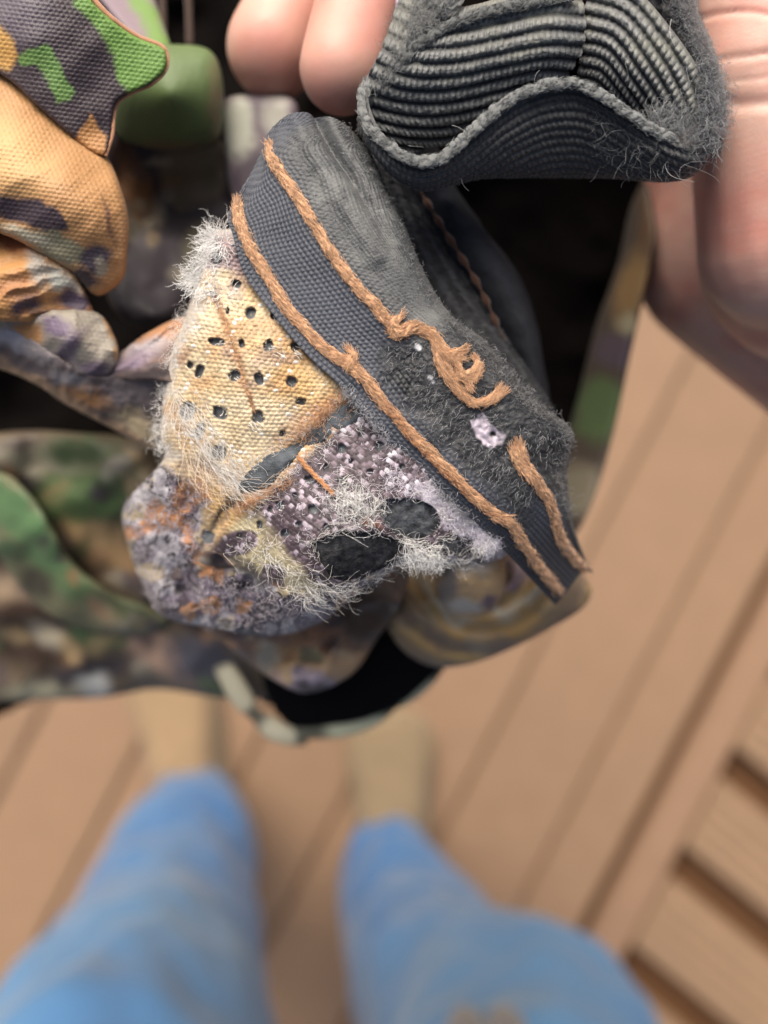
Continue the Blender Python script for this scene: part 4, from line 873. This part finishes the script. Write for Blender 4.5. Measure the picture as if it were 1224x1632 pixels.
for q, sd_ in (([(700, 548), (716, 566), (736, 570)], 31), ([(706, 572), (716, 592), (728, 612), (744, 634), (762, 642), (786, 636), (802, 624)], 32), ([(728, 572), (732, 590), (740, 598)], 33), ([(738, 598), (752, 592), (760, 580), (757, 572)], 34), ([(724, 600), (740, 606), (748, 618)], 35), ([(742, 600), (756, 602), (764, 592)], 36), ([(690, 540), (706, 560), (728, 562), (740, 556)], 37), ([(696, 552), (702, 580), (712, 600)], 38), ([(716, 604), (734, 628), (752, 640)], 39), ([(770, 642), (788, 632), (796, 620)], 42)):
    yarn('stitching', q, TL, 5, 4.6, 2, 22, TANY, tape, 12, 13, seed=sd_)
yarn('stitching', [(826, 706), (836, 736), (852, 764), (868, 788), (880, 812), (886, 840), (898, 868), (916, 894), (930, 908)], TL, 3, 7.5, 3, 60, TANY, tape, 13, 14, seed=40)
yarn('stitching', [(818, 712), (828, 738), (846, 762)], TL, 4, 7, 3, 40, TANY, tape, 7, 12, seed=41)
yarn('stitching', [(612, 640), (650, 690), (700, 742), (750, 790), (800, 826)], TL, 3, 6, 2, 40, A(176, 126, 88), tape, 7, 8, seed=44)
yarn('seam_thread', [(344, 474), (358, 512), (372, 548), (386, 590), (396, 624), (404, 652)], PL, -2, 1.8, 2, 18, A(196, 148, 106), worn_panel, 4, 7, seed=50)
yarn('seam_thread', [(476, 728), (492, 748), (510, 766), (532, 788)], PL, 12, 3.4, 2, 22, A(206, 146, 96), worn_panel, 4, 6, seed=51)
yarn('seam_thread', [(434, 778), (412, 796), (388, 806)], PL, 3, 3, 2, 20, A(190, 140, 98), worn_panel, 6, 9, seed=52)

# ---- black webbing folded in the fingers
WD = A(70, 72, 74); WL = A(124, 125, 122)
def rib_disp(p=25.0, tick=9.0, amp=7.0):
    def f(U, V, s):
        r = V / p; ri = np.floor(r)
        rib = np.clip(1.25 * np.abs(np.sin(np.pi * r)) - 0.2, 0, 1) ** 0.8
        t = np.abs(np.sin(np.pi * (U / tick + 0.5 * (ri % 2)))) ** 0.7
        return amp * rib * (0.45 + 0.55 * t) + 1.8 * fnoise(U, V, 6, 2, 3)
    return f
def rib_col(dusty=0.4, seed=0, p=25.0, base=WL):
    def f(U, V, s):
        r = np.clip(1.4 * np.abs(np.sin(np.pi * V / p)) - 0.25, 0, 1)
        c = A(40, 40, 41)[None, None] * (1 - r[..., None]) + np.asarray(base) * r[..., None]  # gaps between ribs coloured darker, painting in their shadow
        c = c * (1 + 0.6 * fnoise(U, V, 5, 3, seed)[..., None])
        d = np.clip(dusty * (1 - V / 110) + 0.6 * fnoise(s[..., 0], s[..., 1], 40, 3, seed + 3), 0, 0.55)[..., None]
        return c * (1 - d) + A(138, 138, 122) * d
    return f
# inner faces: rows run along u, v goes down into the fold
left_in = [[(640, -10, 40), (612, 70, 10), (584, 130, 20), (582, 172, 44), (600, 214, 90), (630, 240, 160)],
           [(690, 10, 20), (668, 74, -4), (650, 120, 4), (644, 164, 34), (652, 204, 90), (668, 238, 170)],
           [(740, 10, 16), (730, 52, -8), (722, 102, 0), (716, 150, 30), (716, 192, 90), (720, 226, 180)],
           [(800, -4, 20), (800, 36, -6), (796, 88, 2), (790, 134, 34), (782, 176, 96), (776, 206, 190)],
           [(870, -20, 24), (872, 26, 0), (872, 76, 10), (862, 116, 44), (846, 150, 110), (830, 182, 200)],
           [(926, -20, 50), (930, 20, 30), (930, 66, 44), (914, 102, 84), (890, 134, 150), (866, 166, 240)]]
left_in = [[(x, y, z if z < 40 else 40 + (z - 40) * 0.45) for x, y, z in r] for r in left_in]
web, _, _ = loft('webbing', left_in, 260, 190, M_web, None, rib_col(0.45, 2), rib_disp()); kid(web)
right_in = [[(946, -40, 30), (930, 30, 50), (926, 80, 80), (922, 120, 130), (900, 170, 220)],
            [(1010, -20, 0), (984, 44, 10), (966, 94, 34), (954, 132, 90), (930, 180, 200)],
            [(1066, 40, -10), (1034, 88, -2), (1008, 126, 24), (990, 156, 80), (960, 200, 200)],
            [(1110, 104, -6), (1080, 136, 0), (1054, 166, 24), (1030, 188, 76), (1000, 220, 190)],
            [(1140, 170, 10), (1116, 190, 6), (1094, 208, 26), (1072, 224, 70), (1040, 240, 180)]]
right_in = [[(x, y, z if z < 40 else 40 + (z - 40) * 0.5) for x, y, z in r] for r in right_in]
o, _, _ = loft('webbing_fold', right_in, 220, 150, M_web, None, rib_col(0.4, 6, 22), rib_disp(22, 9.5, 7)); adopt(o, web)
# outer front face below the selvedge
lip = [[(586, 120, 20), (574, 170, 36), (572, 205, 70), (580, 215, 130)],
       [(590, 170, -6), (586, 212, 6), (596, 242, 40), (604, 244, 120)],
       [(616, 222, -16), (614, 256, -2), (630, 280, 40), (636, 280, 130)],
       [(660, 252, -20), (660, 282, -4), (670, 300, 46), (676, 298, 140)],
       [(704, 246, -22), (706, 276, 0), (716, 292, 50), (722, 290, 150)],
       [(752, 210, -22), (758, 250, 10), (766, 280, 70), (770, 278, 170)],
       [(806, 166, -20), (814, 222, 16), (820, 276, 84), (824, 276, 190)],
       [(866, 138, -16), (872, 206, 24), (876, 274, 96), (878, 276, 200)],
       [(930, 136, -14), (932, 206, 24), (932, 274, 96), (932, 278, 200)],
       [(988, 166, -18), (988, 224, 14), (984, 276, 80), (982, 280, 190)],
       [(1050, 210, -20), (1050, 250, 0), (1046, 284, 60), (1040, 284, 170)],
       [(1106, 232, -12), (1106, 260, 6), (1094, 280, 60), (1086, 280, 160)],
       [(1146, 212, 10), (1150, 232, 24), (1136, 252, 70), (1126, 256, 150)]]
o, LIP, _ = loft('webbing_face', lip, 420, 90, M_web, None, lambda U, V, s: A(58, 58, 58) * (1 + 0.7 * fnoise(U, V, 6, 3, 4)[..., None]), rib_disp(17, 9, 4.5)); adopt(o, web)  # same webbing in a darker colour, its shadow painted in
# right and top outer rolls
roll = [[(1000, -60, 70), (1030, -60, 40), (1070, -60, 30), (1100, -60, 60), (1110, -60, 130)], [(1036, 10, 60), (1064, 0, 20), (1090, 10, 14), (1112, 20, 50), (1116, 30, 120)], [(1066, 64, 50), (1088, 50, 8), (1112, 56, 6), (1132, 66, 44), (1136, 70, 120)], [(1096, 122, 34), (1114, 108, 0), (1134, 112, 4), (1150, 122, 44), (1152, 128, 120)], [(1112, 178, 16), (1128, 172, -6), (1146, 172, 8), (1158, 176, 50), (1158, 180, 120)], [(1110, 232, 6), (1126, 232, -4), (1142, 226, 16), (1152, 220, 60), (1150, 220, 120)], [(1090, 262, 40), (1106, 262, 30), (1122, 256, 50), (1134, 250, 80), (1136, 248, 130)]]
o, ROLL, _ = loft('webbing_fold', roll, 220, 70, M_web, None, lambda U, V, s: A(78, 79, 80) * (1 + 0.9 * fnoise(U, V, 7, 3, 4)[..., None]), lambda U, V, s: 5 * fnoise(U, V, 14, 4, 3)); adopt(o, web)
top = [[(660, -50, 80), (640, 10, 60), (612, 72, 50), (584, 128, 50), (574, 170, 70)], [(700, -50, 10), (672, 10, 4), (640, 70, 4), (606, 126, 14), (586, 176, 40)], [(740, -50, -10), (704, 10, -12), (664, 64, -8), (630, 110, 2), (604, 150, 24)], [(760, -50, 0), (730, 20, 0), (690, 66, 4), (650, 104, 14), (624, 136, 30)]]
o, TOPL, _ = loft('webbing_fold', top, 150, 150, M_web, None, lambda U, V, s: A(104, 105, 102) * (1 + 0.8 * fnoise(U * 2, V, 9, 3, 4)[..., None]), lambda U, V, s: 4 * fnoise(U, V, 10, 4, 3)); adopt(o, web)
yarn('webbing_selvedge', [(584, 128), (578, 168), (590, 204), (616, 232), (652, 254), (690, 256), (724, 238), (756, 206), (790, 178), (830, 150), (868, 136), (906, 132), (940, 142), (972, 160), (1004, 182), (1040, 206), (1076, 222)], None, 0, 7.6, 3, 22, A(132, 134, 132), web, 12, 9, seed=60, pz=[20, 6, -10, -22, -28, -30, -30, -30, -28, -26, -24, -22, -22, -24, -24, -22, -16], rough=0.75)
yarn('webbing_selvedge', [(640, 96), (684, 60), (730, 34), (790, 16), (850, 4), (920, -8)], None, 0, 8, 3, 24, A(104, 106, 104), web, 12, 9, seed=61, pz=[-4, -10, -14, -14, -10, 10], rough=0.8)
# lavender scrap between finger and webbing
o, _ = pad('cloth_scrap', [(636, -30), (676, -40), (668, 10), (650, 50), (628, 78), (614, 74), (628, 40)], [(640, 0, 70), (660, 20, 60), (625, 65, 80)], M_nylon, None, A(196, 184, 204), step=2, rim=8, skirt=20, disp=lambda X, Y, D: 6 * fnoise(X, Y, 8, 3, 3)); kid(o)

# ---- loose fibres
hp = Hair()
def zP(q, l=0): return np.concatenate([q, (PL(q[:, 0], q[:, 1]) - l)[:, None]], 1)
W1 = A(255, 253, 248) * 1.25; W2 = A(246, 242, 236) * 1.1; W3 = A(250, 244, 255) * 1.2
def flow(n, line, jit, lens, col, spread=0.25, lift=2, rad=0.33, curl=0.17, seg=8, fr=0.7):
    q, t = on_line(n, line, jit)
    d = np.concatenate([t, rng.uniform(-0.22, 0.1, (n, 1))], 1) + rng.normal(0, spread, (n, 3)) * [1, 1, .25]
    hp.add(zP(q, lift), d, rng.uniform(lens[0], lens[1], n), col, rad, curl, seg, fr)
def fan(n, line, jit, ang, spread, lens, col, lift=1, rad=0.32, curl=0.28, seg=6, z=(-0.5, 0.1)):
    q, t = on_line(n, line, jit)
    hp.add(zP(q, lift), dirs_from(np.full(n, float(ang)), spread, z[0], z[1]), rng.uniform(lens[0], lens[1], n), col, rad, curl, seg)
def mat(n, poly, lens, col, lift=0, rad=0.3, curl=0.4, seg=6, fr=1.0, z=(-0.45, 0.05)):
    q = on_poly(n, poly)
    hp.add(zP(q, lift), dirs_from(rng.uniform(0, 360, n), 10, z[0], z[1]), rng.uniform(lens[0], lens[1], n), col, rad, curl, seg, fr)
for cx, cy, rx, ry, n in ((344, 386, 20, 22, 300), (318, 446, 20, 18, 270), (340, 470, 20, 8, 90), (330, 420, 14, 20, 100)):
    q = np.stack([cx + rx * rng.normal(0, 0.5, n), cy + ry * rng.normal(0, 0.5, n)], 1)
    a = np.degrees(np.arctan2(q[:, 1] - cy, q[:, 0] - cx - 16))
    hp.add(zP(q), dirs_from(a, 30, -0.8, 0.3), rng.uniform(10, 32, n), W1, 0.5, 0.14, 6)
flow(380, [(272, 600), (292, 650), (318, 700), (352, 745), (384, 772), (420, 782)], 8, (24, 80), W2, 0.26, 1)
flow(200, [(300, 640), (330, 690), (350, 730), (372, 756)], 14, (30, 70), W2, 0.2)
flow(160, [(290, 700), (320, 740), (350, 770), (400, 790)], 8, (40, 90), A(250, 226, 196) * 1.1, 0.16)
fan(420, [(306, 488), (280, 545), (264, 610), (256, 680), (262, 726)], 6, 180, 50, (6, 20), W2, z=(-0.8, 0.3))
flow(230, [(400, 872), (436, 886), (476, 922), (506, 946), (545, 940)], 10, (14, 48), W2, 0.45, 0, 0.3, 0.2)
flow(210, [(515, 944), (560, 932), (605, 910), (636, 888), (652, 872)], 5, (16, 48), W1, 0.35, 1, 0.3, 0.18)
flow(160, [(380, 845), (420, 880), (470, 930), (500, 945)], 16, (12, 45), W2, 0.6, 1, 0.3, 0.35)
fan(60, [(470, 948), (520, 950), (590, 914), (640, 890)], 4, 120, 35, (8, 30), W1, 3, z=(-0.3, 0.4))
fan(150, [(650, 884), (680, 884), (705, 892)], 5, 95, 30, (14, 34), W1, 4, 0.45, 0.22, z=(-0.3, 0.4))
fan(90, [(700, 884), (760, 872), (790, 860)], 5, 100, 40, (8, 24), W1, 2)
mat(620, [(690, 780), (720, 800), (770, 840), (794, 862), (770, 880), (740, 856), (716, 846), (706, 816)], (8, 22), W3)
mat(300, [(620, 745), (650, 766), (700, 776), (712, 800), (680, 790), (640, 784), (610, 786)], (7, 20), W3)
mat(110, [(532, 790), (552, 780), (574, 790), (580, 812), (560, 828), (538, 822)], (22, 44), W1, 4, 0.34, 0.5, 10, 1.3)
mat(90, [(560, 800), (600, 776), (602, 820), (590, 840), (566, 838)], (10, 30), W1, 2, 0.38, 0.5, 8, 1.2)
for poly, n in ((grow(foam1, 1.08), 150), (grow(foam2, 1.08), 80), (grow(foam3, 1.1), 70)):
    flow(n, list(poly) + [poly[0]], 2, (10, 28), W2, 0.3, 0, 0.32, 0.22, 7)
    fan(n // 3, list(poly) + [poly[0]], 2, rng.uniform(0, 360), 180, (5, 16), W2)
flow(260, [(640, 862), (660, 876), (690, 884), (720, 890), (750, 884)], 6, (12, 36), W1, 0.5, 3, 0.32, 0.35)
fan(300, [(604, 616), (566, 630), (530, 650), (496, 676), (466, 698), (430, 716), (400, 742), (384, 768)], 5, -60, 60, (6, 18), W2)
fan(170, [(600, 668), (540, 694), (500, 718), (460, 748), (430, 782), (400, 800)], 5, 70, 60, (6, 20), W2)
fan(420, [(572, 636), (540, 648), (505, 672), (482, 696)], 8, 150, 50, (7, 20), A(226, 172, 128), 4)
fan(160, [(470, 760), (440, 780), (400, 796), (372, 812)], 4, 160, 40, (8, 22), A(216, 164, 122), 3)
fan(160, [(490, 556), (530, 590), (560, 620)], 6, 60, 60, (8, 22), W1, 2)
mat(500, [(280, 520), (330, 480), (420, 450), (540, 600), (480, 690), (300, 740), (262, 660)], (3, 10), A(250, 236, 206), 0, 0.34, 0.3, 5)
mat(220, [(400, 800), (560, 660), (640, 740), (640, 790), (560, 840), (440, 880), (380, 830)], (5, 16), W3, 0, 0.34)
mat(500, [(300, 940), (345, 905), (400, 930), (505, 962), (560, 945), (500, 985), (420, 1000), (340, 995)], (6, 20), A(206, 198, 204), 0, 0.45, z=(-0.8, 0.1))
mat(900, [(205, 800), (262, 740), (340, 780), (330, 850), (270, 930), (290, 975), (250, 965), (215, 890)], (6, 18), A(206, 198, 208), 0, 0.5, z=(-0.8, 0.1))
o = hp.build('frayed_fibres', M_fibre, None)
for ch in [x for x in sc.objects if x.name.startswith('frayed_fibres')]: adopt(ch, worn_panel)

ht = Hair()
def zT(q, l=0): return np.concatenate([q, (TL(q[:, 0], q[:, 1]) - l)[:, None]], 1)
q = on_poly(5200, wornpoly)
m = wornmask(q[:, 0], q[:, 1]) > rng.uniform(0.1, 0.9, len(q)); q = q[m]
hz = ((q[:, 0] - 640) ** 2 + (q[:, 1] - 612) ** 2) > 24 ** 2
hp2 = ~(seg_dist(q[:, 0], q[:, 1], patch)[1]); q = q[hz & hp2]
fc = np.where(rng.random((len(q), 1)) < 0.35, A(168, 168, 170)[None], A(82, 83, 86)[None])
ht.add(zT(q, -1), dirs_from(150 + 40 * fnoise(q[:, 0], q[:, 1], 50, 2, 3), 40, -0.35, 0.0), rng.uniform(6, 16, len(q)), fc, 0.42, 0.12, 5)
q, t = on_line(1300, [(548, 200), (598, 290), (650, 410), (702, 500), (756, 548), (802, 604), (848, 650), (900, 690), (890, 750), (905, 830)], 7)
ht.add(zT(q, -1), dirs_from(np.full(1300, -20.), 70, -0.8, 0.2), rng.uniform(5, 13, 1300), A(130, 131, 132), 0.45, 0.3, 5)
q = on_poly(500, [(450, 200), (545, 200), (600, 300), (690, 480), (640, 490), (540, 380), (480, 290)])
ht.add(zT(q, -1), dirs_from(rng.uniform(0, 360, 500), 20, -0.5, 0.0), rng.uniform(4, 11, 500), A(140, 142, 142), 0.38, 0.3, 5)
q, t = on_line(700, [(552, 614), (590, 662), (640, 722), (700, 780), (760, 834)], 5)
ht.add(zT(q, -1), dirs_from(np.full(700, 150.), 50, -0.7, 0.2), rng.uniform(5, 16, 700), A(180, 180, 184), 0.42, 0.3, 5)
ht.build('tape_fuzz', M_fibre, None)
for ch in [x for x in sc.objects if x.name.startswith('tape_fuzz')]: adopt(ch, tape)

hw = Hair()
def zL(L_, q, l=0): return np.concatenate([q, (L_(q[:, 0], q[:, 1]) - l)[:, None]], 1)
q = on_poly(1500, [(1030, 200), (1060, 160), (1120, 90), (1152, 130), (1158, 190), (1140, 236), (1090, 250), (1050, 230)])
hw.add(zL(ROLL, q, 3), dirs_from(rng.uniform(0, 360, 1500), 10, -0.8, 0.1), rng.uniform(10, 36, 1500), A(150, 152, 154), 0.42, 0.45, 8)
q = on_poly(1200, [(1060, -10), (1100, -10), (1150, 120), (1155, 190), (1120, 160)])
hw.add(zL(ROLL, q, 1), dirs_from(rng.uniform(0, 360, 1200), 10, -0.8, 0.1), rng.uniform(6, 18, 1200), A(120, 122, 124), 0.4, 0.4, 6)
q = on_poly(1600, [(640, 0), (720, -10), (700, 50), (640, 110), (600, 150), (585, 150), (610, 80)])
hw.add(zL(TOPL, q, 1), dirs_from(rng.uniform(0, 360, 1600), 20, -0.6, 0.1), rng.uniform(6, 18, 1600), A(146, 148, 146), 0.4, 0.35, 6)
q = on_poly(90, [(930, 180), (1000, 200), (1080, 250), (1060, 282), (960, 270)])
hw.add(zL(LIP, q, 3), dirs_from(rng.uniform(0, 360, 90), 10, -0.5, 0.0), rng.uniform(14, 40, 90), A(130, 132, 132), 0.36, 0.3, 16, 0.6)
q = np.array([(1060, 262), (1070, 268), (1090, 262), (1100, 258), (1040, 270), (1108, 252), (1052, 272), (735, 284), (990, 262), (1000, 270)], float)
hw.add(zL(LIP, q, 4), dirs_from(np.array([80, 60, 95, 70, 110, 100, 70, 90, 120, 100.]), 20, -0.2, 0.2), np.array([52, 40, 60, 48, 30, 40, 45, 22, 24, 20.]), A(170, 170, 168), 0.5, 0.25, 26, 0.6)
q = np.array([(996, 130), (650, 232), (860, 112), (1070, 30), (720, 200), (1040, 170), (700, 90)], float)
hw.add(np.concatenate([q, np.full((7, 1), -14.)], 1), dirs_from(np.array([-80, 20, 90, 100, 10, 60, -60.]), 20, -0.4, 0), np.array([40, 24, 20, 50, 40, 36, 20.]), A(170, 170, 168), 0.5, 0.25, 26, 0.6)
hw.build('loose_threads', M_fibre, None)
for ch in [x for x in sc.objects if x.name.startswith('loose_threads')]: adopt(ch, web)
